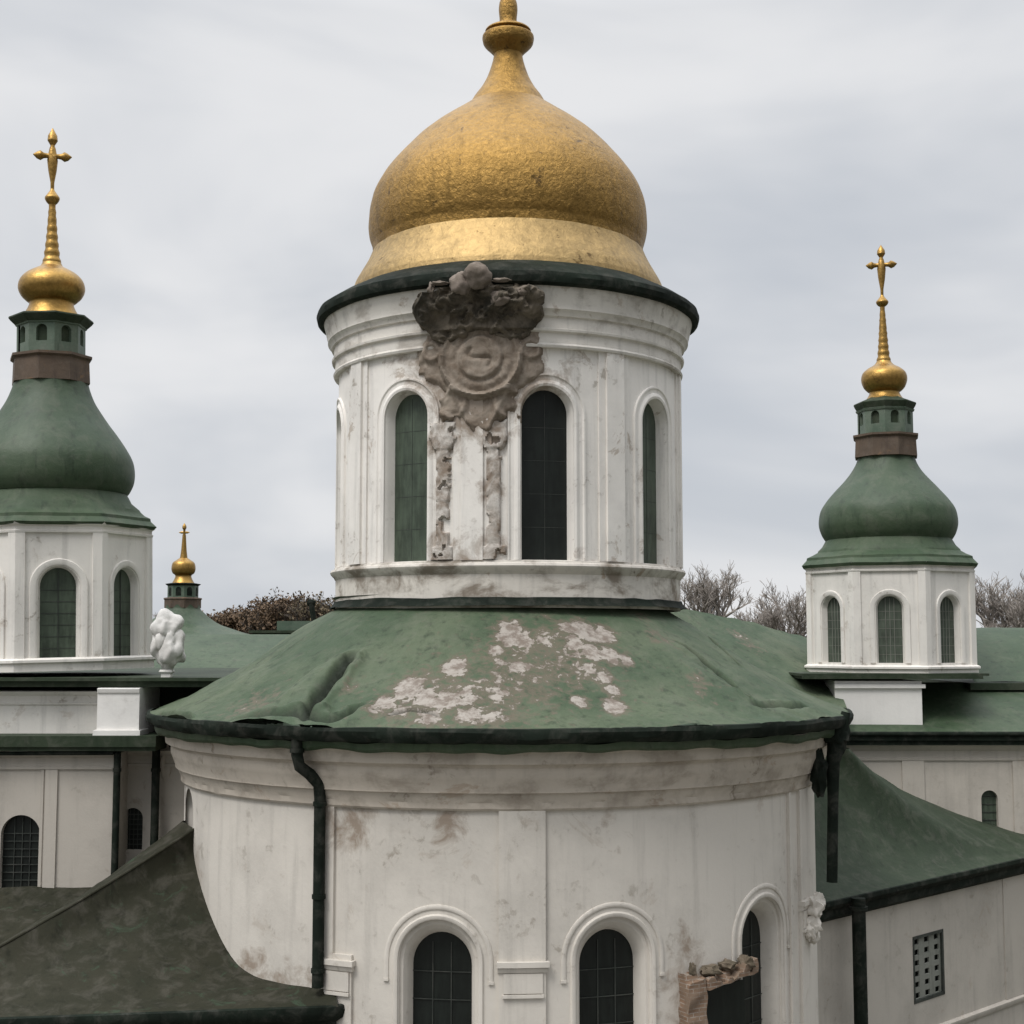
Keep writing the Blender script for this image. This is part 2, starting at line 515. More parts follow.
def stone(name, a, b_, sc=2.0, bs=.6):
    m, nt, nd, lk, b = new_mat(name)
    v = coords(nt)
    f1, r1 = noise_fac(nt, v, sc, 8, .7, .36, .64, .6)
    f2, r2 = noise_fac(nt, v, sc * 5, 8, .7, .35, .7)
    c = mixc(nt, f1, a, b_)
    c = mixc(nt, f2, c, tuple(x * .7 for x in a), k=.4)
    lk.new(c, b.inputs['Base Color'])
    b.inputs['Roughness'].default_value = .95
    b.inputs['Specular IOR Level'].default_value = .15
    p = bump(nt, b, r1, bs, .05); bump(nt, b, r2, bs * .7, .02, p)
    return m
M_cart = stone('brown_cartouche_stone', (.33, .28, .23), (.18, .14, .105), 2.6)
M_patch = stone('crumbling_stucco', (.27, .215, .17), (.62, .585, .54), 2.2)
M_crown = stone('blackened_carving_stone', (.05, .045, .036), (.20, .168, .13), 1.3, .6)
M_knob = stone('grey_carving_stone', (.24, .20, .17), (.15, .125, .10), 2.2)
M_wrap = stone('white_carved_plaster', (.66, .645, .62), (.50, .48, .45), 1.4, .35)
M_bark = stone('bark', (.085, .072, .06), (.12, .105, .09), 3, .3)
M_twig = stone('twig', (.25, .22, .195), (.33, .30, .27), 2, .2)

def brick_mat():
    m, nt, nd, lk, b = new_mat('old_orange_brick')
    v = coords(nt)
    sx = N(nt, 'ShaderNodeSeparateXYZ'); lk.new(v, sx.inputs[0])
    cx = N(nt, 'ShaderNodeCombineXYZ'); lk.new(sx.outputs[0], cx.inputs[0]); lk.new(sx.outputs[2], cx.inputs[1])
    bt = N(nt, 'ShaderNodeTexBrick', Scale=1.0)
    bt.inputs['Color1'].default_value = (.17, .10, .062, 1); bt.inputs['Color2'].default_value = (.23, .15, .10, 1)
    bt.inputs['Mortar'].default_value = (.28, .24, .20, 1)
    bt.inputs['Brick Width'].default_value = .24; bt.inputs['Row Height'].default_value = .075; bt.inputs['Mortar Size'].default_value = .009
    lk.new(cx.outputs[0], bt.inputs['Vector'])
    f1, r1 = noise_fac(nt, v, 3, 8, .7, .42, .56)
    c = mixc(nt, f1, bt.outputs[0], (.19, .135, .095), k=.9)
    lk.new(c, b.inputs['Base Color']); b.inputs['Roughness'].default_value = .95
    bump(nt, b, r1, .6, .03)
    return m
M_brick = brick_mat()

def leaf_mat(name, a, c2):
    m, nt, nd, lk, b = new_mat(name)
    f1, r1 = noise_fac(nt, coords(nt), 1.2, 5, .7, .35, .65)
    lk.new(mixc(nt, f1, a, c2), b.inputs['Base Color'])
    b.inputs['Roughness'].default_value = .8; b.inputs['Specular IOR Level'].default_value = .2
    return m
M_leaf = leaf_mat('autumn_leaf', (.11, .078, .052), (.17, .115, .072))
M_leaf2 = leaf_mat('faded_leaf', (.10, .085, .05), (.17, .13, .085))

def ground_mat():
    m, nt, nd, lk, b = new_mat('ground_grass')
    f1, r1 = noise_fac(nt, coords(nt), .05, 9, .7, .4, .6)
    lk.new(mixc(nt, f1, (.035, .045, .022), (.07, .06, .045)), b.inputs['Base Color'])
    b.inputs['Roughness'].default_value = 1
    return m
M_ground = ground_mat()

# ------------------------------------------------------------------ ground
g = MB()
revolve(g, 0, 40, [(.01, 0), (60, 0), (300, 0), (1500, 0), (6000, 0)], 64)
go = g.build('ground', M_ground); go['kind'] = 'structure'
g = MB()
g.box(-60, 60, 5, 24, -.1, .004 + .0)
go = g.build('courtyard_path', stone('paving', (.22, .21, .19), (.16, .15, .14), .6, .2)); go['kind'] = 'structure'

# ------------------------------------------------------------------ central drum tower
AX, D0 = 508, 34.4
AXA = 500                        # axis column of the apse
axa = at(AXA, 700, D0).x
axx = at(AX, 600, D0).x
def mp_(pts): return prof(pts, AX, D0)
RD = mp_([(171, 560)])[0][0]                     # drum radius
YF = D0 - RD
drum = thing('domed_tower', 'tall round white drum tower with a big gold onion dome and a broken stone cartouche', 'tower', (axx, D0, EYE - 2))
z_sill = zz(560, YF); z_top = zz(283, YF - .3)
W_ANG = [R(12.0 + 45 * k) for k in range(8)]
W_ANG[1] = R(54.8)
sp_z = zz(392, YF + .3) - .5
mb = MB()
dm = cyl(axx, D0, RD, 0)
ops = []
for a in W_ANG:
    aa = (a + PI) % (2 * PI) - PI
    ops.append((aa * RD, .60, z_sill, sp_z, True))
wall(mb, dm, -PI * RD, PI * RD, z_sill - .05, z_top + .1, ops, step=.22)
for o_ in ops:
    reveal(mb, dm, o_[0], .60, z_sill, sp_z, .36, prof=[(.60, 0), (.59, -.02), (.575, -.09), (.54, -.28)])
mb.build('drum_wall', M_drum, drum)
mb = MB()
for o_ in ops:
    arch_mould(mb, dm, o_[0], .60, z_sill, sp_z, [(.0, -.005), (.0, .045), (.05, .06), (.10, .045), (.13, .02), (.21, .02), (.235, .05), (.27, .05), (.285, -.005)])
mb.build('window_surround', M_drum, drum)
for k, o_ in enumerate(ops):
    mb = MB(); pane(mb, dm, o_[0], .545, z_sill - .01, sp_z, -.255)
    w = mb.build('window', M_ggreen if k in (7, 1, 6) else M_gdark, drum)
    if k in (7, 1, 6): w['label'] = 'green boarded arched window'
    mb = MB()
    for q in range(1, 5):
        zq = z_sill + (sp_z - z_sill) * q / 4.4
        block(mb, dm, o_[0] - .50, o_[0] + .50, zq - .004, zq + .004, -.254, -.248)
    for q in (0,):
        block(mb, dm, o_[0] + q - .004, o_[0] + q + .004, z_sill, sp_z + .45, -.254, -.248)
    fr = mb.build('glazing_bar', M_iron, w)
# pilasters between the windows (two slim layered strips)
for k in range(8):
    aa = (R(12.0 + 45 * k + 22.5) + PI) % (2 * PI) - PI
    mb = MB()
    u = aa * RD
    zb, zt = z_sill, zz(345, YF)
    block(mb, dm, u - .42, u + .42, zb, zt - .01, -.01, .045)
    block(mb, dm, u - .24, u + .24, zb, zt - .01, .04, .10)
    mb.build('pilaster', M_drum, drum)
# base ledge + plinth and cornice
zb0 = zz(596, YF) - .25
mb = MB()
rl = mp_([(177, 574)])[0][0]
revolve(mb, axx, D0, [(RD - .1, zb0), (RD + .03, zb0), (RD + .03, z_sill - .30), (RD + .05, z_sill - .28), (RD + .07, z_sill - .24), (rl, z_sill - .17), (rl + .02, z_sill - .12), (rl, z_sill - .07), (rl - .07, z_sill - .05), (rl - .08, z_sill - .01), (RD - .05, z_sill + .01)], 128)
mb.build('base_ledge', M_ledge, drum)
z1 = zz(345, YF); z2 = zz(330, YF); z3 = zz(309, YF - .1); z4 = zz(284, YF - .3)
mb = MB()
ro = mp_([(181, 330)])[0][0]
revolve(mb, axx, D0, [(RD - .05, z1 - .06), (RD + .12, z1 - .05), (RD + .14, z1), (RD + .12, z1 + .03), (RD + .10, z1 + .05), (RD + .10, z2 - .06), (RD + .17, z2 - .03), (RD + .18, z2 + .02),
                      (RD + .13, z2 + .04), (RD + .13, z3 - .16), (RD + .19, z3 - .14), (RD + .22, z3 - .05), (RD + .28, z3 + .0), (RD + .28, z3 + .06), (ro + .0, z3 + .16), (ro + .05, z4 - .12), (ro + .08, z4 - .02), (ro + .08, z4 + .1), (RD - .2, z4 + .1)], 128)
mb.build('cornice', M_band, drum)
rr_ = mp_([(191, 318)])[0]
mb = MB()
rim_r, rim_z = rr_
revolve(mb, axx, D0, [(ro - .05, rim_z - .16), (rim_r - .10, rim_z - .17), (rim_r - .02, rim_z - .12), (rim_r + .01, rim_z), (rim_r - .03, rim_z + .12), (rim_r - .12, rim_z + .18), (rim_r - .35, rim_z + .33), (rim_r - .62, rim_z + .47), (rim_r - .80, rim_z + .56), (rim_r - 1.3, rim_z + .60)], 128,
        fn=lambda a, r, z, k: (r + .012 * noise.noise(Vector((math.sin(a) * 9, math.cos(a) * 9, k))), z + .02 * noise.noise(Vector((math.sin(a) * 5, math.cos(a) * 5, 3)))))
mb.build('rim', M_dark, drum)
# gold dome
pts = contour([(155, 290), (151, 280), (145, 270), (139, 260), (134.5, 250)], AX, D0)[::1]
pts = [(pts[0][0] + .02, rim_z + .20)] + pts
mb = MB()
revolve(mb, axx, D0, pts, 160, fn=lambda a, r, z, k: (r + .02 * noise.noise(Vector((math.sin(a) * 12, math.cos(a) * 12, z))), z - (.10 * max(0, noise.noise(Vector((math.sin(a) * 6, math.cos(a) * 6, 9)))) if k == 0 else 0)))
sk_top = pts[-1]
sk = mb.build('gold_skirt', M_gold3, drum)
pts = contour([(134.5, 250), (137.5, 240), (139.2, 224), (137, 203), (131, 185), (119.5, 166.5), (103, 148), (84.5, 130.5), (65, 116.3), (46, 105.5), (33, 98)], AX, D0, n=9)
mb = MB()
def wob(a, r, z, k):
    p = Vector((math.sin(a) * r, math.cos(a) * r, z))
    return (r + .018 * noise.noise(p * .9) + .010 * noise.noise(p * 3), z)
revolve(mb, axx, D0, [(sk_top[0] - .25, sk_top[1] - .35), (sk_top[0] - .02, sk_top[1] - .03)] + pts, 200, fn=wob)
dome_top = pts[-1]
gd = mb.build('gold_dome', M_gold, drum)
pts = mp_([(34, 98), (31, 94), (26.5, 88), (21.5, 79), (18, 70), (15.5, 62), (14.3, 56)])
pts2 = mp_([(14.3, 55), (18, 51), (24, 45), (25.5, 41), (25.8, 38), (25, 36), (21, 35.5), (20, 33.5), (23, 32), (21, 29.5), (13, 26), (9, 24), (8.6, 19), (9.4, 10), (8.4, 2), (5, -4), (.5, -7)])
mb = MB()
revolve(mb, axx, D0, [(dome_top[0] + .05, dome_top[1] - .12)] + [p for p in smooth_prof(pts, 5) if p[1] > dome_top[1] - .05] + smooth_prof(pts2, 3), 48)
mb.build('spire', M_gold, gd)

# cartouche relief on the drum (height field wrapped round the wall)
cart = None
cu, cz = R(-8.0) * RD, zz(357, YF - .2)
def cart_h(u, z):
    x, y = u - cu, z - cz
    n1 = noise.noise(Vector((u * 1.8, z * 1.8, 3))) ; n2 = noise.noise(Vector((u * 6, z * 6, 8)))
    if y > -.25: hw = 1.42
    else: hw = 1.42 - .56 * min(1, (-y - .25) / .45)
    hw += .16 * n1 + .08 * n2
    ed = hw - abs(x)
    ed = min(ed, (y + 1.45 + .14 * n1 + .1 * n2 + .18 * math.cos(x * 5)), 1.35 - y)
    if ed < 0: return None
    h = .03 + .07 * min(1, ed / .16) + .03 * n1 + .022 * n2 + .012 * noise.noise(Vector((u * 14, z * 14, 2)))
    r = math.hypot(x, y * 1.0)
    if r < .92:
        h += .05
        h += .13 * math.exp(-((r - .82) / .05) ** 2) * (1 if y < .1 else .4)
        if r < .72: h += .05 * math.exp(-((r - .60) / .09) ** 2)
        h += .10 * (1 if r < .44 else max(0, 1 - (r - .44) / .06))
        # S curl in the middle
        dmin = 9
        for t in range(41):
            tt = t / 40; sx_ = .17 * math.sin((tt - .5) * 1.75 * PI) * (1 if True else 0); sy_ = .27 - .54 * tt
            d = math.hypot(x * .85 + y * .52 - sx_, -x * .52 + y * .85 - sy_)
            dmin = min(dmin, d)
        h -= .07 * math.exp(-(dmin / .045) ** 2)
    # side scrolls
    for sx_ in (-1, 1):
        q = math.hypot(x - sx_ * .62, y + 1.0)
        h += .07 * math.exp(-((q - .30) / .06) ** 2)
        q = math.hypot(x - sx_ * 1.08, y - .2)
        h += .07 * math.exp(-((q - .18) / .06) ** 2)
        q = abs(x * sx_ - (.30 + .45 * (y + 1.3)))
        if y < -.6: h += .08 * math.exp(-(q / .07) ** 2)
    return h
def relief(fn, u0, u1, z0, z1, du, m, back=0.0):
    mb = MB(); nu = int((u1 - u0) / du); nv = int((z1 - z0) / du)
    idx = {}
    H = {}
    for i in range(nu + 1):
        for j in range(nv + 1):
            H[i, j] = fn(u0 + i * du, z0 + j * du)
    def vi(i, j):
        if (i, j) not in idx:
            h = H[i, j]
            inner = h is not None
            idx[i, j] = mb.vert(m(u0 + i * du, z0 + j * du, h if inner else back))
        return idx[i, j]
    for i in range(nu):
        for j in range(nv):
            c = [(i, j), (i + 1, j), (i + 1, j + 1), (i, j + 1)]
            if any(H[q] is not None for q in c):
                mb.f.append([vi(*q) for q in c])
    return mb
mb = relief(cart_h, cu - 1.6, cu + 1.6, cz - 1.75, cz + 1.4, .03, dm, -.01)
cart = mb.build('cartouche', M_cart, drum, angle=60)
cart['label'] = 'crumbling brown stone cartouche with a round medallion'
# blackened carved crest above it: one eroded relief running over the cornice and rim
rnd = random.Random(5)
def dl(u, z, n): return dm(cu + u, cz + z, n)
def ridge(p): return 1 - min(1, abs(noise.noise(p)) * 2.6)
def crest_h(u, z):
    x, y = u - cu, z - cz
    n1 = noise.noise(Vector((u * 1.9, z * 1.9, 13))); n2 = noise.noise(Vector((u * 6, z * 6, 18)))
    w = 1.36 - .30 * max(0, min(1, (.95 - y) / .45)) + .18 * n1 + .10 * n2
    top = 1.62 - .10 * abs(x) + .14 * n1 + .08 * n2
    low = .44 + .10 * math.cos(x * 4.5) + .08 * n2
    ed = min(w - abs(x), top - y, (y - low) * 1.2)
    if ed < 0: return None
    t = max(0, min(1, (y - .75) / .55))
    h = .20 + .36 * t * t * (3 - 2 * t)
    q = Vector((x * 1.5 + .5 * n1, y * 1.1 + .4 * n2, 2))
    h += .20 * ridge(q) + .09 * ridge(q * 2.6 + Vector((5, 0, 0))) + .03 * noise.noise(q * 9)
    for gx, gy, gw, gd in ((-.02, 1.12, .20, .26), (-.72, .84, .20, .22), (.72, .80, .22, .22), (.38, 1.36, .14, .2), (-.62, 1.42, .13, .18), (.98, 1.1, .12, .15)):
        h -= gd * math.exp(-((x - gx) ** 2 + (y - gy) ** 2) / gw ** 2)
    # hanging swags
    for sg in (-1, 1):
        for k_, (x0_, y0_, x1_, y1_) in enumerate(((.15, 1.35, 1.0, .95), (.2, 1.0, .8, .65), (.9, 1.45, 1.1, .8))):
            dx, dy = sg * (x1_ - x0_), y1_ - y0_; L2 = dx * dx + dy * dy
            tt = max(0, min(1, ((x - sg * x0_) * dx + (y - y0_) * dy) / L2))
            d = math.hypot(x - sg * x0_ - dx * tt, y - y0_ - dy * tt - .10 * math.sin(tt * PI))
            h += .13 * math.exp(-(d / .10) ** 2) * (.75 + .25 * math.sin(tt * 22))
    return max(.10 if y < .62 else .34, h) * min(1, (ed + .02) / .14) ** .6
mb = relief(crest_h, cu - 1.7, cu + 1.7, cz + .3, cz + 1.9, .02, dm, -.01)
mb.build('carved_crest', M_crown, cart, angle=75)
mb = MB()
lump(mb, dl(.02, 1.66, .74), .33, .26, .27, .14, 1.3, 2, 4, .4)
lump(mb, dl(-.27, 1.52, .72), .24, .20, .26, .16, 1.5, 5, 4, .4)
lump(mb, dl(-.72, 1.58, .66), .20, .09, .05, .25, 1.6, 6, 3, .4)
lump(mb, dl(-.90, 1.45, .62), .07, .10, .15, .25, 1.6, 3, 3, .4)
lump(mb, dl(.48, 1.58, .68), .20, .09, .045, .25, 1.6, 8, 3, .4)
lump(mb, dl(.92, 1.35, .62), .18, .12, .12, .25, 1.6, 9, 3, .4)
lump(mb, dl(.45, 1.20, .62), .22, .12, .14, .25, 1.6, 4, 3, .4)
mb.build('carved_head', M_knob, cart, angle=70)
# two battered colonnettes below it
for px_, dy in ((443, 0), (494, 0)):
    uc = math.asin((px_ - AX) / F * YF * 1.0 / RD) * RD
    za, zb_ = zz(448, YF), zz(432, YF)
    def ch(u, z, uc=uc):
        n1 = noise.noise(Vector((u * 3, z * 2.2, 1))); n2 = noise.noise(Vector((u * 9, z * 7, 5)))
        x = abs(u - uc)
        if z > zb_ - .05: hw, h = .30, .13
        elif z > za: hw, h = .36 - .16 * ((zb_ - z) / (zb_ - za)), .16
        elif z > zz(546, YF): hw, h = .15, .09
        else: hw, h = .26, .12
        hw += .035 * n1 + .03 * n2
        if n1 + .6 * n2 + .35 * noise.noise(Vector((u * 2, z * 1.3, 9))) > .42 or x > hw or z > zz(421, YF) + .15 * n2: return None
        return .062 + h * .35 * math.sqrt(max(0, 1 - (x / (hw + .02)) ** 2)) + .018 * n2
    mb = relief(ch, uc - .5, uc + .5, z_sill + .02, zz(415, YF), .03, dm, .0)
    mb.build('colonnette', M_patch, drum, angle=60)

# ------------------------------------------------------------------ apse under the drum
apse = thing('apse', 'broad curved white apse below the gold domed drum with peeling green cone roof', 'church apse', (axa, D0, 0))
rp = mp_([(158, 600), (163, 607), (195, 627), (239, 656), (268, 674), (304, 694), (338, 708), (352, 713)])
rp[0] = (RD - .1, rp[0][1] + .05)
RE = rp[-1][0]
RA = mp_([(316, 850)])[0][0]
# peel attribute: where the paint has come off, as measured on the roof
def roof_z(r):
    for (r0, z0_), (r1, z1_) in zip(rp[:-1], rp[1:]):
        if r <= r1: return z0_ + (z1_ - z0_) * (r - r0) / (r1 - r0)
    return rp[-1][1]
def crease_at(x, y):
    dz = shade_ = 0
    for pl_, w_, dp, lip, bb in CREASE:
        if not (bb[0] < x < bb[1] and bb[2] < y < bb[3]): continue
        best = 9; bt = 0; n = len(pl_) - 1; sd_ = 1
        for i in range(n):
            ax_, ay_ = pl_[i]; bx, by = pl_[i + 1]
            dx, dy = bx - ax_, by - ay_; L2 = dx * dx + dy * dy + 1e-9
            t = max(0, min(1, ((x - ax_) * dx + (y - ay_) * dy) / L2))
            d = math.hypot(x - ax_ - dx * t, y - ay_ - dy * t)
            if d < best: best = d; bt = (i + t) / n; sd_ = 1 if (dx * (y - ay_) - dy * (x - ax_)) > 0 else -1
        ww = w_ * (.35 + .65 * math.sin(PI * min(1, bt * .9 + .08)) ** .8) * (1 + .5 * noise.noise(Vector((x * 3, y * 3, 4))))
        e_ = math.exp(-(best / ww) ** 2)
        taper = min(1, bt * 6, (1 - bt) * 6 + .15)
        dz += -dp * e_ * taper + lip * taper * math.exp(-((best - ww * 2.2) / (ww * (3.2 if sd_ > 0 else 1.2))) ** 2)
        shade_ = max(shade_, min(1, e_ * 1.25) * taper)  # weight of the painted crease shadow, strongest along the fold line
    return dz, shade_
def roof_dz(a, r):
    p = Vector((r * math.sin(a), r * math.cos(a), 0))
    fade = min(1, (r - RD) / .8, 1)
    dz = fade * (.10 * noise.noise(p * .7 + Vector((3, 1, 0))) + .03 * noise.noise(p * 1.7) + .010 * noise.noise(p * 5))
    # standing dents between the boards: gentle radial sheets
    sh = abs(math.sin(a * 9 + .3 * noise.noise(p * .4)))
    dz += fade * .018 * (1 - sh) ** 6
    # creases and rucked-up sheet edges (filled in below from their measured courses)
    cq = crease_at(r * math.sin(a), r * math.cos(a)) if fade > 0 and CREASE else None
    if cq: dz += cq[0]
    # raised hips left and right
    for (a_, amp, wd, sl) in ((-36, .16, 1.7, 0), (43, .16, 1.8, 0)):
        aa = R(a_) + .10 * (r - 6.5) * (-.35 if a_ < 0 else .1) + .03 * noise.noise(Vector((r * 1.3, a_, 0)))
        if r > 5.3:
            x = (a - aa) * r
            if a_ < 0: x = -x
            k_ = min(1, (r - 5.3) / 1.2) * max(0, min(1, (RE - .35 - r) / .8))
            # lapped sheet: gentle rise then a sharp drop
            dz += k_ * amp * (math.exp(-(x / .8) ** 2) if x < 0 else math.exp(-(x / .16) ** 2))
    return dz
CREASE = []
def hit_roof(px, py):
    d = ray(px, py); t = 20.0
    while t < 45:
        p = d * t
        r = math.hypot(p.x - axa, p.y - D0)
        if r < RE + .1 and p.z + EYE < roof_z(r): return Vector((p.x, p.y, p.z + EYE))
        t += .03
    return None
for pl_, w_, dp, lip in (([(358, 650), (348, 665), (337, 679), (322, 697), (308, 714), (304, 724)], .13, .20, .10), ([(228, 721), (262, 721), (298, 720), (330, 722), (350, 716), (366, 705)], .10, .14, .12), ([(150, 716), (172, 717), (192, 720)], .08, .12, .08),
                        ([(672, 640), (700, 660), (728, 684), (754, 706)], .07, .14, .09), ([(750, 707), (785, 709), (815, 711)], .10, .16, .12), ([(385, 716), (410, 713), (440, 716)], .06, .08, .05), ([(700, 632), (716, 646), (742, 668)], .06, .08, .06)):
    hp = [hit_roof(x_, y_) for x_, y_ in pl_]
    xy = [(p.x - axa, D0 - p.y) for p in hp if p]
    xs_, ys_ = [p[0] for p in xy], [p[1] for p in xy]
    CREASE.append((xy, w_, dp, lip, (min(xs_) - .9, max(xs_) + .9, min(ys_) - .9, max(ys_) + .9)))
blobs = []
for (px_, py_, s, w) in [(520, 672, 1.0, .47), (440, 700, .9, .46), (565, 655, .9, .43), (490, 705, .9, .45), (510, 632, .30, 1.05), (526, 640, .22, .8), (497, 650, .2, .8), (585, 632, .30, 1.05), (603, 634, .25, .9), (566, 630, .2, .8), (545, 640, .35, .55), (575, 645, .2, .9), (592, 655, .22, .95), (610, 657, .22, 1.0), (625, 660, .16, .9),
                         (455, 666, .25, 1.0), (500, 664, .18, .7), (518, 668, .2, .8), (524, 650, .25, .5), (590, 672, .18, .75), (605, 680, .2, .8), (612, 690, .16, .9), (615, 705, .20, 1.05), (580, 700, .16, .9), (500, 680, .4, .45), (480, 690, .45, .5),
                         (410, 690, .32, 1.0), (425, 700, .25, .95), (385, 703, .22, .9), (445, 703, .3, .9), (465, 700, .3, .8), (400, 712, .22, .8), (430, 716, .3, .75), (490, 716, .3, .65), (500, 695, .25, .7), (375, 712, .18, .7), (540, 665, .5, .35), (470, 715, .3, .8), (560, 655, .5, .3),
                         (350, 690, .2, .4), (660, 640, .3, .35), (700, 690, .3, .35), (250, 705, .5, .35), (640, 615, .3, .3)]:
    p = hit_roof(px_, py_)
    if p: blobs.append((p, s, w))
NTH, NR = 900, 150
th0, th1 = R(-118), R(118)
mb = MB()
rows = []; peel = []; crease_shade = []
prs = []
tot = len(rp) - 1
sp_ = smooth_prof(rp, 24)
sp_ = [p for i, p in enumerate(sp_)]
for k, (r, z) in enumerate(sp_):
    row = []
    for j in range(NTH + 1):
        a = th0 + (th1 - th0) * j / NTH
        p = Vector((r * math.sin(a), r * math.cos(a), 0))
        dz = roof_dz(a, r)
        row.append((axa + r * math.sin(a), D0 - r * math.cos(a), z + dz))
        cq = crease_at(r * math.sin(a), r * math.cos(a)); crease_shade.append(cq[1])
        if abs(a) < R(70):
            pv = Vector(row[-1]); s_ = 0
            for (bp, s, w) in blobs:
                q = (pv.x - bp.x) ** 2 + ((pv.y - bp.y) * .8) ** 2; q *= .72
                if q < s * s * 9: s_ = max(s_, w * 1.0 * math.exp(-q / (s * s)))
            peel.append(s_)
        else: peel.append(0)
    rows.append(row)
mb.grid(rows)
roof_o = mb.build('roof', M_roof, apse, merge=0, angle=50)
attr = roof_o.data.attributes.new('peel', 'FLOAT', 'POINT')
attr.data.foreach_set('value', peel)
roof_o.data.attributes.new('crease_shade', 'FLOAT', 'POINT').data.foreach_set('value', crease_shade)
# flashing where the drum meets the roof
mb = MB()
revolve(mb, axx, D0, [(RD + .02, rp[1][1] + .13), (RD + .06, rp[1][1] + .12), (RD + .08, rp[1][1] + .06), (RD + .11, rp[1][1] + .02), (RD + .18, rp[1][1] - .05)], 128, fn=lambda a, r, z, k: (r, z + .03 * noise.noise(Vector((math.sin(a) * 6, math.cos(a) * 6, k * .3)))))
mb.build('flashing', M_dark, apse)
# gutter
ze = rp[-1][1]
mb = MB()
gp = [(RE - .06, ze + .03), (RE + .02, ze + .02), (RE + .05, ze - .05), (RE + .03, ze - .15), (RE - .03, ze - .23), (RE - .18, ze - .27), (RE - .5, ze - .33)]
def gw(a, r, z, k):
    q = Vector((math.sin(a) * 10, math.cos(a) * 10, k * .5))
    return r + .02 * noise.noise(q), z + .03 * noise.noise(q * .6) + (.03 * noise.noise(q * 2.2) if k > 2 else 0)
revolve(mb, axa, D0, gp, 400, th0, th1, fn=gw)
mb.build('gutter', M_dark, apse)
# green edge sheet just above gutter and its rags below
mb = MB()
revolve(mb, axa, D0, [(RE - .15, ze - .26), (RE - .17, ze - .38), (RE - .24, ze - .44), (RE - .4, ze - .44)], 400, th0, th1, fn=lambda a, r, z, k: (r, z + .07 * noise.noise(Vector((a * 11, k * .1, 2)))))
mb.build('drip_edge', M_green, apse)
# folded flashing strips and torn sheets on the roof
def on_roof(px, py, h=.03):
    p = hit_roof(px, py)
    return Vector((p.x, p.y, p.z + h + roof_dz(math.atan2(p.x - axa, D0 - p.y), math.hypot(p.x - axa, p.y - D0)))) if p else None
def fold(pl, w, name='roof_fold', mat=M_dark):
    pts_ = [on_roof(x, y, .0) for x, y in pl]
    pts_ = [p for p in pts_ if p]
    sm = [Vector(p) for p in smooth_prof([tuple(p) for p in pts_], 8)]
    n = len(sm)
    rad = [w * .8 * (.25 + .75 * math.sin(PI * (i + .6) / (n + .2)) ** .7) * (1 + .35 * noise.noise(sm[i] * 2)) for i in range(n)]
    mb = MB(); tube(mb, sm, rad, 10)
    return mb.build(name, mat, apse, angle=60)
# cornice
F1 = D0 - RA
zc = [zz(y, D0 - RE + .5) for y in (748, 766, 780, 795, 806, 812)]
cp_pr = [(RA + .55, ze - .34), (RA + .54, zc[0] - .02), (RA + .47, zc[0] - .10), (RA + .45, zc[1] + .03), (RA + .37, zc[1]), (RA + .33, zc[1] - .05), (RA + .33, zc[2] + .06), (RA + .30, zc[2] - .02),
         (RA + .22, zc[3] + .06), (RA + .22, zc[3] + .01), (RA + .16, zc[3] - .01), (RA + .14, zc[3] - .10), (RA + .09, zc[4] + .02), (RA + .09, zc[5] + .02), (RA + .06, zc[5] - .02), (RA - .03, zc[5] - .03)]
mb = MB()
revolve(mb, axa, D0, cp_pr, 260, th0, th1, fn=lambda a, r, z, k: (r + .008 * noise.noise(Vector((a * 14, k, 0))), z + .006 * noise.noise(Vector((a * 20, k, 5)))))
mb.build('cornice', M_cornice, apse)
# wall with windows
am = cyl(axa, D0, RA, 0)
def aang(px, r=RA, y=900):                            # wall angle seen at column px
    t = (px - 512) / F / (cp - (512 - y) / F * sp)
    lo, hi = -1.4, 1.4
    for _ in range(40):
        m_ = (lo + hi) / 2
        if (axa + r * math.sin(m_)) / (D0 - r * math.cos(m_)) < t: lo = m_
        else: hi = m_
        if m_ > 1.33: break
    return lo
aw = [aang(438), aang(614), R(47), R(-68)]
zo = zz(919, D0 - RA + .1) - .78
AOP = [(a * RA, .78, EYE - 10.5, zo, True) for a in aw[:3]] + [(aw[3] * RA, .52, EYE - 5.6, zz(788, 31.7) - .52, True)]
mb = MB()
wall(mb, am, R(-118) * RA, R(118) * RA, 0, zc[5] + .02, AOP, step=.25)
for k, o_ in enumerate(AOP):
    if k < 3: reveal(mb, am, o_[0], .78, o_[2], zo, .4, prof=[(.78, 0), (.76, -.03), (.76, -.08), (.70, -.09, -.03), (.66, -.16, -.07), (.63, -.26, -.12), (.605, -.46, -.15)])
    else: reveal(mb, am, o_[0], .62, o_[2], o_[3], .25, .46)
mb.build('wall', M_apse, apse)
mb = MB()
for k, o_ in enumerate(AOP[:3]):
    arch_mould(mb, am, o_[0], .78, o_[2], zo, [(0, -.005), (0, .03), (.03, .045), (.07, .045), (.09, .015), (.10, -.004)])
    arch_mould(mb, am, o_[0], .99, zo - .35, zo, [(-.03, -.005), (-.025, .02), (0, .03), (.04, .03), (.06, .018), (.065, -.005)])
    for s in (-1, 1):
        block(mb, am, o_[0] + s * 1.01 - .05, o_[0] + s * 1.01 + .05, zo - .40, zo - .35, -.005, .04)
mb.build('window_surround', M_apse, apse)
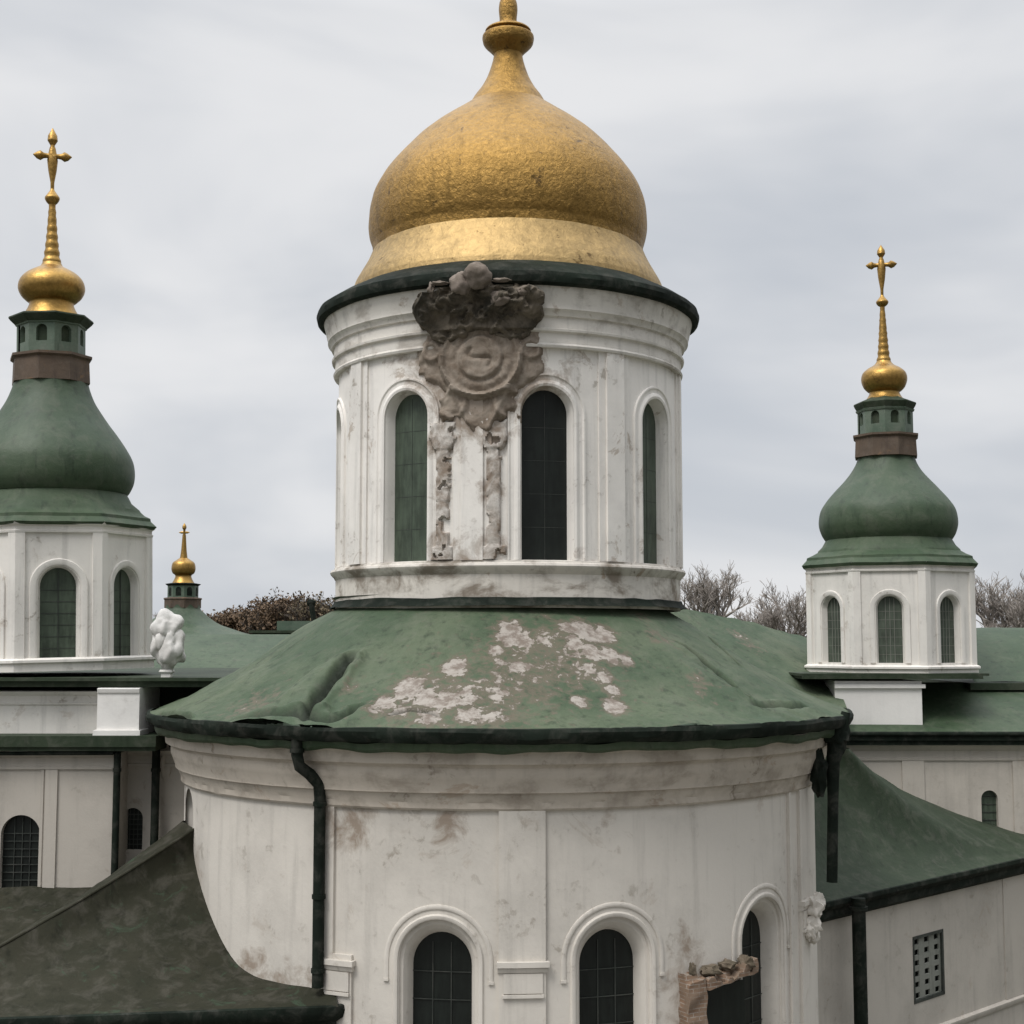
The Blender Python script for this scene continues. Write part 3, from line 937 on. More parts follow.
for k, o_ in enumerate(AOP):
    hw = .61 if k < 3 else .47
    mb = MB(); pane(mb, am, o_[0], hw, o_[2] - .01, o_[3] - (.15 if k < 3 else 0), -.44 if k < 3 else -.23)
    w = mb.build('window', M_gdark, apse)
    mb = MB()
    nb = -.43 if k < 3 else -.225
    for q in range(12):
        zq = o_[3] - .28 - q * .52 if k < 3 else o_[3] - q * .4
        if zq > o_[2]: block(mb, am, o_[0] - hw, o_[0] + hw, zq - .008, zq + .008, nb, nb + .014)
    for q in (-.19, .19):
        block(mb, am, o_[0] + q - .010, o_[0] + q + .010, o_[2], o_[3] + .26 * hw / .57, nb, nb + .012)
    mb.build('glazing_bar', M_iron, w)
# pilasters
def pilaster(a, z_hi, z_cap, hw=.46, capped=True, broken=False, ang=None):
    mb = MB(); u = a * RA
    block(mb, am, u - hw, u + hw, 0.2, z_hi, -.01, .07)
    if capped:
        block(mb, am, u - hw - .03, u + hw + .06, z_cap - .10, z_cap, -.01, .16)
        mould_line(mb, am, u - hw - .02, u + hw + .03, [(-.01, z_cap - .22), (.10, z_cap - .2), (.13, z_cap - .12), (.10, z_cap - .098), (-.01, z_cap - .098)])
        block(mb, am, u - hw * .8, u + hw * .86, z_cap - .58, z_cap - .22, .0, .105)
        block(mb, am, u - hw * .84, u + hw * .9, z_cap - .66, z_cap - .60, .0, .125)
    o = mb.build('pilaster', M_apse, apse)
    return o
zcp = zz(961, D0 - RA)
pilaster(aang(522), zc[5] - .02, zcp, .44)
pilaster(aang(340), zcp, zcp - .1, .30)
pilaster(aang(331), zc[5] - .02, zcp, .09, False)
pilaster(R(62), zc[5] - .02, zz(905, 30.2), .30)
pilaster(R(55.5), zc[5] - .02, zz(905, 30.2), .05, False)
# broken capital at the right edge
mb = MB()
a = R(63); u = a * RA
for (du, z, n, s) in ((.0, zz(915, 30.2), .22, .18), (.15, zz(908, 30.2), .28, .14), (.0, zz(932, 30.2), .18, .18), (.12, zz(945, 30.2), .16, .13), (-.12, zz(938, 30.2), .14, .14)):
    lump(mb, am(u + du, z, n), s, s, s * 1.2, .3, 1.8, du * 9 + z, 3, .7)
mb.build('broken_capital', M_apse, apse, angle=60)

# brick break-out between the second and third windows
bk = thing('broken_brick_niche', 'crumbling orange brick pier and lintel jutting from the apse wall beside the right window', 'brickwork', am(aang(700) * RA, EYE - 8, 0))
def rough_box(mb, m, u0, u1, z0, z1, n0, n1, amp=.03, d=.06, jag=0, slope=0):
    nu, nz_, nn = [max(1, int(abs(b - a) / d)) for a, b in ((u0, u1), (z0, z1), (n0, n1))]
    def P(i, j, k):
        u = u0 + (u1 - u0) * i / nu; n = n0 + (n1 - n0) * k / nn
        zt = z1 + slope * (u - u0) / (u1 - u0)
        zb = z0 + slope * (u - u0) / (u1 - u0)
        zt += jag * (noise.cell(Vector((u * 7, n * 5, 3))) - .5)
        z = zb + (zt - zb) * j / nz_
        p = m(u, z, n); q = p * 4
        return p + Vector((noise.noise(q), noise.noise(q + Vector((9, 0, 0))), noise.noise(q + Vector((0, 9, 0))))) * amp
    for k in (0, nn): mb.grid([[P(i, j, k) for i in range(nu + 1)] for j in range(nz_ + 1)])
    for j in (0, nz_): mb.grid([[P(i, j, k) for i in range(nu + 1)] for k in range(nn + 1)])
    for i in (0, nu): mb.grid([[P(i, j, k) for j in range(nz_ + 1)] for k in range(nn + 1)])
ub = aang(683) * RA; NB = .34
def bu(px): return aang(px + 5, RA + NB, 990) * RA
zl = zz(980, D0 - 7.0)
mb = MB(); rough_box(mb, am, bu(684), bu(702), 0.3, zl, -.1, NB, .04, .05, .13); mb.build('brick_pier', M_brick, bk, angle=40)
mb = MB(); rough_box(mb, am, bu(703), bu(752), zz(992, 27.6), zl - .06, -.1, NB + .04, .04, .05, .13, .16); mb.build('brick_lintel', M_brick, bk, angle=40)
mb = MB(); block(mb, am, bu(700), bu(748), .3, zz(993, 27.6), .08, .12); mb.build('dark_panel', M_gdark, bk)
mb = MB()
lump(mb, am(bu(694), zl + .08, NB - .2), .07, .08, .15, .3, 2, 3, 3); lump(mb, am(bu(712), zl + .02, NB - .2), .2, .15, .10, .3, 2, 5, 3); lump(mb, am(bu(730), zl + .08, NB - .2), .16, .15, .10, .3, 2, 6, 3)
lump(mb, am(bu(745), zl + .09, NB - .1), .16, .2, .13, .3, 2, 8, 3)
mb.build('mortar_rubble', stone('rubble', (.10, .085, .06), (.2, .16, .12), 3), bk, angle=60)

# drainpipes on the apse
def pipe(name, pts, r, parent, mat=M_dark, brackets=()):
    mb = MB(); tube(mb, pts, r, 14)
    for (p, s) in brackets:
        tube(mb, [Vector(p) + Vector((0, 0, -.04)), Vector(p) + Vector((0, 0, .04))], r * s, 14)
    return mb.build(name, mat, parent)
a = aang(319, RA + .2, 880)
def pa(da, z, n): return am(a * RA + da, z, n)
zt = ze - .1
pl = [pa(-.16, zt, .74), pa(-.17, zz(757, 26.8), .72), pa(-.15, zz(768, 26.9), .66), pa(-.07, zz(776, 27), .45), pa(0, zz(786, 27.2), .25), pa(0, zz(800, 27.2), .20), pa(0, zz(880, 27.2), .20), pa(0, zz(992, 27.2), .2)]
pipe('drainpipe', pl, .115, apse, brackets=[(pa(0, zz(y, 27.2), .2), 1.18) for y in (806, 900, 975)] + [(pa(-.17, zz(752, 26.8), .72), 1.25)])

# ------------------------------------------------------------------ side towers
def onion_tower(lbl, ax, Y, lean, P, rel, hwp, win, body, shade, grp, cross, win_mat, lab_extra=None):
    b = math.atan((ax - 512) / F)
    c0 = at(ax, 640, Y); cx, cy = c0.x, c0.y
    t = thing('onion_dome_tower', lbl, 'tower', (cx, cy, body['z_low']), grp)
    pf = lambda pts: prof(pts, ax, Y)
    toward = -b                                   # angle (0 = -Y) of the direction to the camera
    # body
    Rc = pf([(body['half'], body['y1'])])[0][0]
    ap = Rc * .965
    zb, zt = body['zb'], body['zt']
    mbw, mbs, mbp = MB(), MB(), MB()
    fw = ap * math.tan(R(22.5))
    for k in range(8):
        a = toward + rel + k * PI / 4
        m = octm(cx, cy, ap, a)
        hw, zs, z0_ = win['hw'], win['zs'], win['z0']
        wall(mbw, m, -fw, fw, zb, zt, [(0, hw, z0_, zs, True)], step=.4)
        reveal(mbw, m, 0, hw, z0_, zs, .2, hw * .93)
        arch_mould(mbs, m, 0, hw, z0_, zs, [(.03, -.005), (.03, .03), (.06, .045), (.17, .045), (.19, .02), (.19, -.005)])
        for s in (-1, 1):
            u0, u1 = sorted((s * fw, s * (fw - .22)))
            block(mbp, m, u0, u1, zb + .02, zt - .28, -.01, .06)
        # base mouldings and cornice
        mould_line(mbp, m, -fw, fw, [(0, zb - .22), (.10, zb - .22), (.10, zb - .04), (.16, zb + .0), (.16, zb + .06), (.08, zb + .10), (0, zb + .11)])
        mould_line(mbp, m, -fw, fw, [(0, zt - .30), (.07, zt - .29), (.08, zt - .24), (.05, zt - .22), (.05, zt - .14), (.12, zt - .09), (.16, zt - .01), (0, zt)])
    mbw.build('wall', shade, t, angle=1, recalc=False)
    mbs.build('window_surround', shade, t)
    mbp.build('pilaster_and_cornice', shade, t, angle=20)
    for k in range(8):
        m = octm(cx, cy, ap, toward + rel + k * PI / 4)
        mb = MB(); pane(mb, m, 0, win['hw'] * .94, win['z0'] - .01, win['zs'], -.19)
        w = mb.build('window', win_mat, t)
        mb = MB()
        for q in range(1, 7):
            zq = win['z0'] + (win['zs'] + .2 - win['z0']) * q / 7
            block(mb, m, -win['hw'] * .9, win['hw'] * .9, zq - .006, zq + .006, -.188, -.18)
        for q in ((-.33, .0, .33) if win_mat is M_ggreen2 else (0,)):
            block(mb, m, win['hw'] * q - .008, win['hw'] * q + .008, win['z0'], win['zs'] + win['hw'] * .8, -.185, -.168)
        mb.build('glazing_bar', M_iron if win_mat is not M_ggreen2 else M_lattice, w)
    # skirt roof: octagon edge blending into a round neck
    sk = pf(P['skirt'])
    def octfn(a, r, z, k):
        q = (a - (toward + rel)) % (PI / 4)
        q = min(q, PI / 4 - q)
        oc = math.cos(PI / 8) / math.cos(PI / 8 - abs(q - 0) if False else (q if q < PI / 8 else PI / 4 - q))
        wgt = P['blend'][k] if k < len(P['blend']) else 0
        rr = r * ((1 - wgt) + wgt * (math.cos(PI / 8) / math.cos(min((a - toward - rel) % (PI / 4), PI / 4 - (a - toward - rel) % (PI / 4)))) * 1.035)
        return rr, z + .012 * noise.noise(Vector((a * 5, k, ax)))
    mb = MB()
    revolve(mb, cx, cy, sk, 128, fn=octfn)
    mb.build('skirt_roof', M_green, t, angle=28)
    mb = MB()
    dm_ = lambda a, r, z, k: (r + .012 * noise.noise(Vector((math.sin(a) * r, math.cos(a) * r, z)) * 1.5), z)
    revolve(mb, cx, cy, contour(P['onion'], ax, Y, 640), 128, fn=dm_)
    on = mb.build('onion_dome', M_onion, t)
    mb = MB()
    cl = pf(P['collar'])
    revolve(mb, cx, cy, cl, 8, rot=toward + rel + PI / 8)
    mb.build('collar', M_collar, t, angle=20)
    # lantern: octagonal body with arched niches
    ln = pf(P['lantern'])
    lr = ln[0][0] * .97; za, zb2 = ln[0][1], ln[1][1]
    fw2 = lr * math.tan(R(22.5))
    mb = MB(); nich = []
    for k in range(8):
        mn = MB(); nich.append(mn)
        m = octm(cx, cy, lr, toward + rel + PI / 8 + k * PI / 4)
        hw = fw2 * .42; z0_ = za + (zb2 - za) * .42; zs = za + (zb2 - za) * .72
        wall(mb, m, -fw2, fw2, za - .05, zb2 + .02, [(0, hw, z0_, zs, True)], step=.3)
        reveal(mb, m, 0, hw, z0_, zs, .10)
        pane(mn, m, 0, hw, z0_, zs, -.095)
        mould_line(mb, m, -fw2, fw2, [(0, zb2 - .10), (.03, zb2 - .09), (.06, zb2 - .02), (0, zb2)])
    la = mb.build('lantern', M_lgreen, t, angle=20)
    for mn in nich: mn.build('niche', M_dgreen, la)
    mb = MB()
    revolve(mb, cx, cy, pf(P['cap']), 8, rot=toward + rel)
    mb.build('lantern_roof', M_dgreen, t, angle=15)
    mb = MB()
    revolve(mb, cx, cy, smooth_prof(pf(P['ball']), 5), 64)
    sp_o = smooth_prof(pf(P['spire']), 6)
    gb = mb.build('gold_ball', M_gold2, t)
    mb = MB()
    revolve(mb, cx, cy, sp_o, 32, fn=lambda a, r, z, k: (r * (1 + .07 * math.sin(z * 28)), z))
    gsp = mb.build('gold_spire', M_gold2, t)
    mb = MB()
    revolve(mb, cx, cy, smooth_prof(pf(P['knob']), 4), 32)
    mb.build('knob', M_gold2, gsp)
    # cross: stem, arms and pointed trefoil ends
    sc_ = Y / F
    cyt, cya, cyb, ch = cross
    zt_, za_, zb_ = [zz(y, Y, ax) for y in (cyt, cya, cyb)]
    mb = MB()
    hw = ch * sc_ * math.cos(b)
    ca, sa = math.cos(toward), math.sin(toward)
    def Q(u, z, n=0): return Vector((cx + u * ca + n * sa, cy + u * sa - n * ca, z))
    th = hw * .13
    tube(mb, [Q(0, zb_ - .1), Q(0, zb_ + (za_ - zb_) * .3), Q(0, za_ - (za_ - zb_) * .4), Q(0, za_ - (za_ - zb_) * .12), Q(0, za_), Q(0, za_ + (zt_ - za_) * .3)], [th * .7, th * .8, th * 1.7, th * 2.2, th * 1.9, th * 1.2], 12)
    for s in (-1, 1):
        tube(mb, [Q(0, za_), Q(s * hw * .25, za_), Q(s * hw * .45, za_), Q(s * hw * .62, za_), Q(s * hw * .8, za_), Q(s * hw, za_ + th * .2)], [th * 1.6, th * 1.0, th * 1.2, th * 2.1, th * 1.5, th * .15], 12)
    hz = zt_ - za_
    tube(mb, [Q(0, za_ + hz * .2), Q(0, za_ + hz * .38), Q(0, za_ + hz * .55), Q(0, za_ + hz * .72), Q(0, za_ + hz * .86), Q(0, zt_)], [th * 1.1, th * .9, th * 2.1, th * 1.9, th * 1.0, th * .1], 12)
    lump(mb, Q(0, za_ - th * 1.5, th), th * 1.5, th, th * 3.2, .15, 2, 1, 2)
    mb.build('cross', M_gold2, gsp)
    t.rotation_euler = (0, lean, 0)
    return t, cx, cy, Rc

PR = dict(skirt=[(89, 569), (90.5, 566), (85.5, 561), (85, 558.6), (79, 556), (74, 553), (73, 551), (68, 547), (64, 541), (62, 537)], blend=[1, 1, 1, 1, .9, .7, .6, .3, .1, 0],
          onion=[(62, 542), (64.5, 539), (68.5, 532), (70.7, 522), (68.5, 509), (62, 499), (52, 488), (43, 479), (36, 471), (31, 463), (28.5, 456), (28, 452)],
          collar=[(24, 459), (33.5, 458), (32.5, 440), (35, 438), (35, 436), (25, 435)],
          lantern=[(26.5, 438), (26.5, 410)],
          cap=[(20, 414), (27.5, 412), (30.5, 407), (31.5, 404.5), (31, 403.5), (24, 401), (17, 398)],
          ball=[(23, 403), (20, 400.5), (17, 397), (15.2, 393), (17.5, 391), (21, 387), (23.2, 380), (21.8, 373.5), (17, 369), (11.5, 366), (8.5, 363.5), (7, 361)],
          spire=[(8, 364), (6.4, 358), (5.3, 348), (4.4, 336), (3.3, 320), (2.3, 307)],
          knob=[(2.2, 307), (5, 305), (6.3, 302), (4, 299), (1.8, 296), (1.2, 293)])
Yr = 47.0
onion_tower('smaller green onion dome tower on the right with a white octagonal body', 890.5, Yr, 0, PR, 0, 84,
            dict(hw=.43, z0=zz(663, Yr - 2.4, 890), zs=zz(596, Yr - 2.4, 890) - .41),
            dict(half=84, y1=620, z_low=EYE - 1.2, zb=zz(668, Yr - 2.4, 890) - .02, zt=zz(562, Yr - 2.4, 890)), M_tower, 'green onion dome towers around the gold dome', (245, 265, 300, 16), M_ggreen2)
PL = dict(skirt=[(106, 532), (109, 529), (103, 523.5), (102.5, 520.5), (97, 518), (93, 514), (92, 512), (84, 505), (80, 498), (77, 494)], blend=[1, 1, 1, 1, .9, .7, .6, .3, .1, 0],
          onion=[(77, 498), (80, 494), (83.5, 486), (84.5, 476), (82.5, 464), (76.5, 452), (67, 438), (58, 426), (50, 414), (43.5, 403), (39, 392), (37, 384), (36, 380)],
          collar=[(31, 386), (41, 384.5), (40, 362), (43, 360), (43, 357.5), (31, 357)],
          lantern=[(33, 362), (33, 325)],
          cap=[(27, 330), (36, 327.5), (41, 323), (43, 320.5), (42.5, 319), (34, 318), (22, 315)],
          ball=[(30.5, 321), (27.5, 315), (24, 309), (22.5, 304), (26, 301), (31, 296), (33.8, 289), (32, 281), (26, 274.5), (18, 270), (12, 267), (9.5, 263)],
          spire=[(11, 268), (8.6, 260), (7.0, 248), (5.6, 235), (4.6, 222), (3.3, 204)],
          knob=[(3, 205), (6, 202), (7.6, 198), (5, 194), (2.2, 190), (1.5, 186)])
Yl = 37.0
onion_tower('large green onion dome tower at the left edge, cut by the picture edge', 50.5, Yl, R(-1.35), PL, R(5), 98,
            dict(hw=.50, z0=zz(661, Yl - 2.4, 60), zs=zz(567, Yl - 2.4, 60) - .49),
            dict(half=101, y1=600, z_low=EYE - 1.2, zb=zz(663, Yl - 2.4, 60), zt=zz(521, Yl - 2.4, 60)), M_tower, 'green onion dome towers around the gold dome', (128, 156, 194, 20), M_ggreen)

# far small tower
axb, Yb = 182, 73.0
cb = at(axb, 640, Yb)
bt = thing('onion_dome_tower', 'tiny far green tower with a gold ball behind the white carved finial', 'tower', (cb.x, cb.y, EYE - 3), 'green onion dome towers around the gold dome')
pb = lambda p: prof(p, axb, Yb)
mb = MB()
revolve(mb, cb.x, cb.y, [(3.9, 0)] + smooth_prof(pb([(74, 700), (80, 684), (86, 672), (87.5, 660), (84, 647), (76, 637), (60, 632), (48, 628), (38, 624.5), (29, 619), (22, 613), (18, 609), (17, 604)]), 5), 96)
mb.build('bell_roof', M_onion, bt)
mb = MB(); revolve(mb, cb.x, cb.y, pb([(13, 609), (18.5, 608), (18.5, 600), (19.5, 599), (19, 598), (13, 597)]), 8, rot=.3); mb.build('collar', M_collar, bt, angle=20)
mb = MB(); revolve(mb, cb.x, cb.y, pb([(15.5, 600), (15.5, 586)]), 8, rot=.3); la = mb.build('lantern', M_lgreen, bt, angle=20)
for k in range(8):
    mn = MB()
    r_ = pb([(15.5, 590)])[0][0] * math.cos(PI / 8)
    m = octm(cb.x, cb.y, r_, .3 + PI / 8 + k * PI / 4)
    pane(mn, m, 0, .14, zz(596, Yb), zz(590, Yb), .01)
    mn.build('niche', M_dark, la)
mb = MB(); revolve(mb, cb.x, cb.y, pb([(14, 587), (17, 585), (18, 584), (12, 583)]), 8, rot=.3); mb.build('lantern_roof', M_dark, bt, angle=15)
mb = MB(); revolve(mb, cb.x, cb.y, smooth_prof(pb([(12, 584), (10, 581), (8.2, 577), (8.5, 575), (11, 573), (12.2, 568.5), (11, 563), (7, 560), (4, 558)]), 4), 40); gb = mb.build('gold_ball', M_gold2, bt)
mb = MB(); revolve(mb, cb.x, cb.y, smooth_prof(pb([(4.2, 560), (3, 552), (2.3, 543), (1.8, 535)]), 4), 24); gs = mb.build('gold_spire', M_gold2, bt)
mb = MB()
q0 = cb + Vector((0, 0, 0)); zA = zz(532.5, Yb); k_ = Yb / F
tube(mb, [(cb.x, cb.y, zz(536, Yb)), (cb.x, cb.y, zz(530, Yb)), (cb.x, cb.y, zz(528, Yb)), (cb.x, cb.y, zz(526, Yb)), (cb.x, cb.y, zz(523, Yb))], [1.6 * k_, 1.1 * k_, 2.2 * k_, 2.0 * k_, .1 * k_], 10)
tube(mb, [(cb.x - 5.5 * k_, cb.y, zA), (cb.x - 3 * k_, cb.y, zA), (cb.x, cb.y, zA), (cb.x + 3 * k_, cb.y, zA), (cb.x + 5.5 * k_, cb.y, zA)], [.2 * k_, 1.2 * k_, 1.1 * k_, 1.2 * k_, .2 * k_], 10)
mb.build('cross', M_gold2, gs)

# ------------------------------------------------------------------ left wing
def xz(px, py, Y): p = at(px, py, Y); return p.x, p.z
def X(px, Y): return at(px, 700, Y).x
lw = thing('left_wing', 'white side wing at left with dark green eaves, arched windows and two drainpipes', 'building', (X(60, 34.2), 34.2, 0))
YL = 34.2
mL = plane((-24, YL), (0, YL))                       # u = x + 24
def X8(px, Y): return at(px, 850, Y).x
uL = lambda px, Y=YL: X8(px, Y) + 24
zE2 = zz(752, YL)                                     # underside of the lower eave
mb = MB()
x_end = X8(118, YL)
wn_ = (uL(20), (X(40, YL) - X(1, YL)) / 2, zz(889, YL), zz(815, YL) - (X(40, YL) - X(1, YL)) / 2, True)
wall(mb, mL, 0, x_end + 24, 0, zE2, [wn_], step=.4)
reveal(mb, mL, wn_[0], wn_[1], wn_[2], wn_[3], .18)
# return and recessed bay
YR_ = 34.9
mR = plane((-24, YR_), (0, YR_)); uR = lambda px: X8(px, YR_) + 24
w2 = (uR(132), (X(142, YR_) - X(122, YR_)) / 2, zz(850, YR_), zz(808, YR_) - (X(142, YR_) - X(122, YR_)) / 2, True)
mb.box(x_end - .2, x_end - .002, YL + .02, YR_ + .2, 0, zE2 - .01)
wall(mb, mR, x_end + 24, X(200, YR_) + 24, 0, zE2, [w2], step=.4)
reveal(mb, mR, w2[0], w2[1], w2[2], w2[3], .15)
mb.build('wall', M_side, lw)
for (m, w_, d) in ((mL, wn_, -.17), (mR, w2, -.14)):
    mb = MB(); pane(mb, m, w_[0], w_[1], w_[2] - .01, w_[3], d); w = mb.build('window', M_gdark, lw)
    mb = MB()
    for q in range(1, 8):
        zq = w_[2] + (w_[3] + .2 - w_[2]) * q / 8; block(mb, m, w_[0] - w_[1], w_[0] + w_[1], zq - .01, zq + .01, d + .01, d + .03)
    for q in (-.4, 0, .4):
        block(mb, m, w_[0] + w_[1] * q - .009, w_[0] + w_[1] * q + .009, w_[2], w_[3] + w_[1] * .85, d + .01, d + .032)
    mb.build('glazing_bar', M_iron, w)
mb = MB()
for z_, pr_ in ((zE2, 0),):
    mould_line(mb, mL, 0, x_end + 24 + .05, [(0, zE2 - .42), (.05, zE2 - .41), (.06, zE2 - .34), (.03, zE2 - .32), (.03, zE2 - .14), (.12, zE2 - .08), (.16, zE2 - .01), (0, zE2 - .01)])
    mould_line(mb, mR, x_end + 24 + .01, X(200, YR_) + 24, [(0, zE2 - .42), (.05, zE2 - .41), (.06, zE2 - .34), (.03, zE2 - .32), (.03, zE2 - .14), (.12, zE2 - .08), (.16, zE2 - .01), (0, zE2 - .01)])
for px_ in (51,):
    block(mb, mL, uL(px_ - 7), uL(px_ + 5), 0, zE2 - .42, -.01, .05)
    block(mb, mL, uL(px_ - 12), uL(px_ - 9), 0, zE2 - .42, -.01, .03)
mb.build('cornice', M_side, lw)
# lower eave (green strip) and gutter
mb = MB()
zs1, zs2 = zz(736, YL - .4), zz(747, YL - .4)
xe = X(157, YL - .4)
mb.box(-24, xe, YL - .42, YL + 1.5, zs2, zs1)
mb.box(-24, xe - .02, YL - .36, YL + 1.4, zs2 - .10, zs2 - .002)
mb.build('eave', M_dgreen, lw)
pipe('gutter_pipe', [(-24, YL - .25, zz(755, YL - .25)), (x_end - .1, YL - .25, zz(753, YL - .25))], .05, lw)
# upper band wall set back, with sloping end, and its eave
YU = 34.7
zu1 = zz(691, YU)
mb = MB()
mb.box(-24, X(112, YU), YU, 50, zs1 - .3, zu1)
ml2 = plane((-24, YU), (0, YU))
mould_line(mb, ml2, 0, X(100, YU) + 24, [(0, zu1 - .34), (.04, zu1 - .33), (.05, zu1 - .28), (.02, zu1 - .27), (.02, zu1 - .12), (.1, zu1 - .05), (.12, zu1 - .01), (0, zu1 - .01)])
mb.build('attic_wall', M_tower, lw)
mb = MB()
mb.box(X(98, 34.1), X(140, 34.1), 34.05, 36, zs1 - .01, zz(688, 34.1))
mb.box(X(95, 34.1), X(142, 34.1), 33.98, 34.8, zs1 - .0, zs1 + .12)
mould_line(mb, plane((X(98, 34.1), 34.05), (X(140, 34.1), 34.05)), 0, X(140, 34.1) - X(98, 34.1), [(0, zz(688, 34.1) - .12), (.03, zz(688, 34.1) - .11), (.05, zz(688, 34.1) - .02), (0, zz(688, 34.1) - .01)])
mb.build('pedestal', M_white, lw)
mb = MB()
ye = 34.3
mb.box(-24, X(246, ye + 3), ye, 52, zz(687, ye), zz(681, ye))
mb.box(-24, X(250, ye + 3), ye - .12, 52, zz(681, ye) + .002, zz(677.5, ye))
mb.build('roof_edge', M_dgreen, lw)
mb = MB()
mb.box(X(141, 36.5), X(250, 36.5), 36.5, 50, 8, zz(687, ye) - .003)
mb.build('recess_wall', M_dgreen, lw)
for pxp, yt, yb in ((115, 752, 857), (154, 745, 838)):
    Yp = YL - .15 if pxp == 115 else YR_ - .3
    pipe('drainpipe', [(X8(pxp, Yp), Yp, zz(yt, Yp)), (X8(pxp, Yp), Yp, zz(yb + 30, Yp))], .085 if pxp == 115 else .10, lw, brackets=[((X8(pxp, Yp), Yp, zz(770, Yp)), 1.2)])
mb = MB()
lump(mb, (X(166, 35), 35.0, zz(765, 35)), .22, .2, .5, .25, 1.5, 3, 3, .5); lump(mb, (X(164, 35), 35.1, zz(790, 35)), .14, .16, .34, .25, 1.5, 7, 3, .5)
mb.build('carved_bracket', M_side, lw)
# low roof below the left window
mb = MB()
rows = []
for i in range(13):
    s = i / 12
    rows.append([Vector((x, YL - .02 - 4.0 * s, zz(887, YL) - 1.5 * s ** .9 + .05 * noise.noise(Vector((x, s * 4, 0))))) for x in [-24 + j * .5 for j in range(36)]])
mb.grid(rows)
mb.build('lean_to_roof', M_brown, lw)
for s_ in (0,):
    mb = MB(); mb.box(-24, -10.6, YL - 3.95, YL - .05, 0, zz(887, YL) - 1.66); mb.build('lean_to_wall', M_side, lw)

# ------------------------------------------------------------------ white finials
def finial(lbl, px0, px1, y0, y1, Y, seed, ped):
    cxp = (px0 + px1) / 2
    c = at(cxp, (y0 + y1) / 2, Y)
    w = (px1 - px0) * Y / F / 2; h = (y1 - y0) * Y / F / 2
    t = thing('carved_finial', lbl, 'finial', (c.x, Y, c.z - h))
    mb = MB()
    lump(mb, (c.x - w * .1, Y, c.z + h * .35), w * .72, w * .7, h * .55, .22, 1.3, seed, 4, .35)
    lump(mb, (c.x + w * .25, Y - .05, c.z - h * .25), w * .68, w * .7, h * .60, .22, 1.3, seed + 2, 4, .35)
    lump(mb, (c.x - w * .35, Y - .02, c.z - h * .05), w * .5, w * .6, h * .7, .25, 1.2, seed + 4, 4, .35)
    lump(mb, (c.x, Y, c.z - h * .75), w * .4, w * .45, h * .3, .1, 1.3, seed + 5, 3, .5)
    mb.build('carving', M_wrap, t, angle=60)
    mb = MB()
    pr_ = [(w * .42, c.z - h + .02), (w * .5, c.z - h - .03), (w * .45, c.z - h - .06), (w * .36, c.z - h - .08), (w * .36, c.z - h - ped)]
    revolve(mb, c.x - w * .05, Y, pr_, 4, rot=PI / 4)
    mb.build('plinth', M_white, t)
    return t
finial('lumpy white carved finial on the dark eave beside the left tower', 150, 187, 610, 670, 34.6, 3, .24)

# ------------------------------------------------------------------ main body of the cathedral behind
nv = thing('nave', 'green roofed main body of the cathedral seen behind the central cone roof', 'building', (0, 46, 0))
def loft(mb, bot, top, ns=24, nt=80, f=lambda s: s, amp=.04, fr=.8, seed=0):
    b = smooth_prof([tuple(p) for p in bot], 12); t = smooth_prof([tuple(p) for p in top], 12)
    def samp(c, q):
        x = q * (len(c) - 1); i = min(int(x), len(c) - 2); k = x - i
        return Vector(c[i]).lerp(Vector(c[i + 1]), k)
    rows = []
    for i in range(ns + 1):
        s = i / ns; row = []
        for j in range(nt + 1):
            B, T = samp(b, j / nt), samp(t, j / nt)
            p = B.lerp(T, s); p.z = B.z + (T.z - B.z) * f(s)
            ed = min(1, s * 6)
            p.z += ed * (amp * noise.noise(p * fr + Vector((seed, 0, 0))) + amp * .4 * noise.noise(p * fr * 3))
            row.append(p)
        rows.append(row)
    mb.grid(rows)
mb = MB()
loft(mb, [at(700, 735, 41.2), at(780, 728, 41.6), at(848, 712, 42.5)], [at(660, 604, 47), at(730, 618, 49), at(825, 642, 52)], f=lambda s: s ** .95, amp=.08, fr=.6, seed=5)
r1 = mb.build('roof', M_roof, nv, merge=0, angle=50)
pk = [(at(757, 636, 47), .5), (at(742, 632, 47.5), .4), (at(790, 668, 44), .35), (at(775, 650, 45.5), .4)]
r1.data.attributes.new('peel', 'FLOAT', 'POINT').data.foreach_set('value', [max(.62 * math.exp(-((v.co - b_).length / w_) ** 2) for b_, w_ in pk) for v in r1.data.vertices])
# bulk of the building
mb = MB(); mb.box(-12, 8, 38.5, 46.5, 0, EYE - 4); mb.box(-12, 8, 46.5, 62, 0, EYE - 1.1); mb.build('wall', M_side, nv)
mb = MB()
rows = [[(-12.5, 62, EYE - 1.0), (9.5, 62, EYE - 1.0)], [(-12, 50, EYE + .2), (9, 50, EYE + .2)], [(-12.5, 46, EYE - 1.0), (8.5, 46, EYE - 1.0)], [(-12.5, 38.2, EYE - 3.8), (8.5, 38.2, EYE - 3.8)]]
mb.grid(rows)
mb.build('roof', M_green, nv)
# roof piece right of the tiny tower
mb = MB()
p0, p1 = at(252, 633, 55), at(345, 630, 55)
mb.box(p0.x, p1.x, 55, 62, EYE - 5, p0.z); mb.box(p0.x - .1, p1.x, 54.8, 62, p0.z + .002, p0.z + .1)
mb.build('ridge_roof', M_dgreen, nv)
mb = MB(); mb.box(at(277, 620, 57).x, at(310, 620, 57).x, 57, 60, EYE - 2, zz(621, 57)); mb.build('ridge_vent', M_lgreen, nv)
mb = MB(); tube(mb, [at(315, 628, 45), at(311, 603, 45)], [.08, .09], 8); lump(mb, at(311, 603, 45), .14, .1, .12, .2, 1, 3, 2); mb.build('vent_pipe', M_dark, nv)

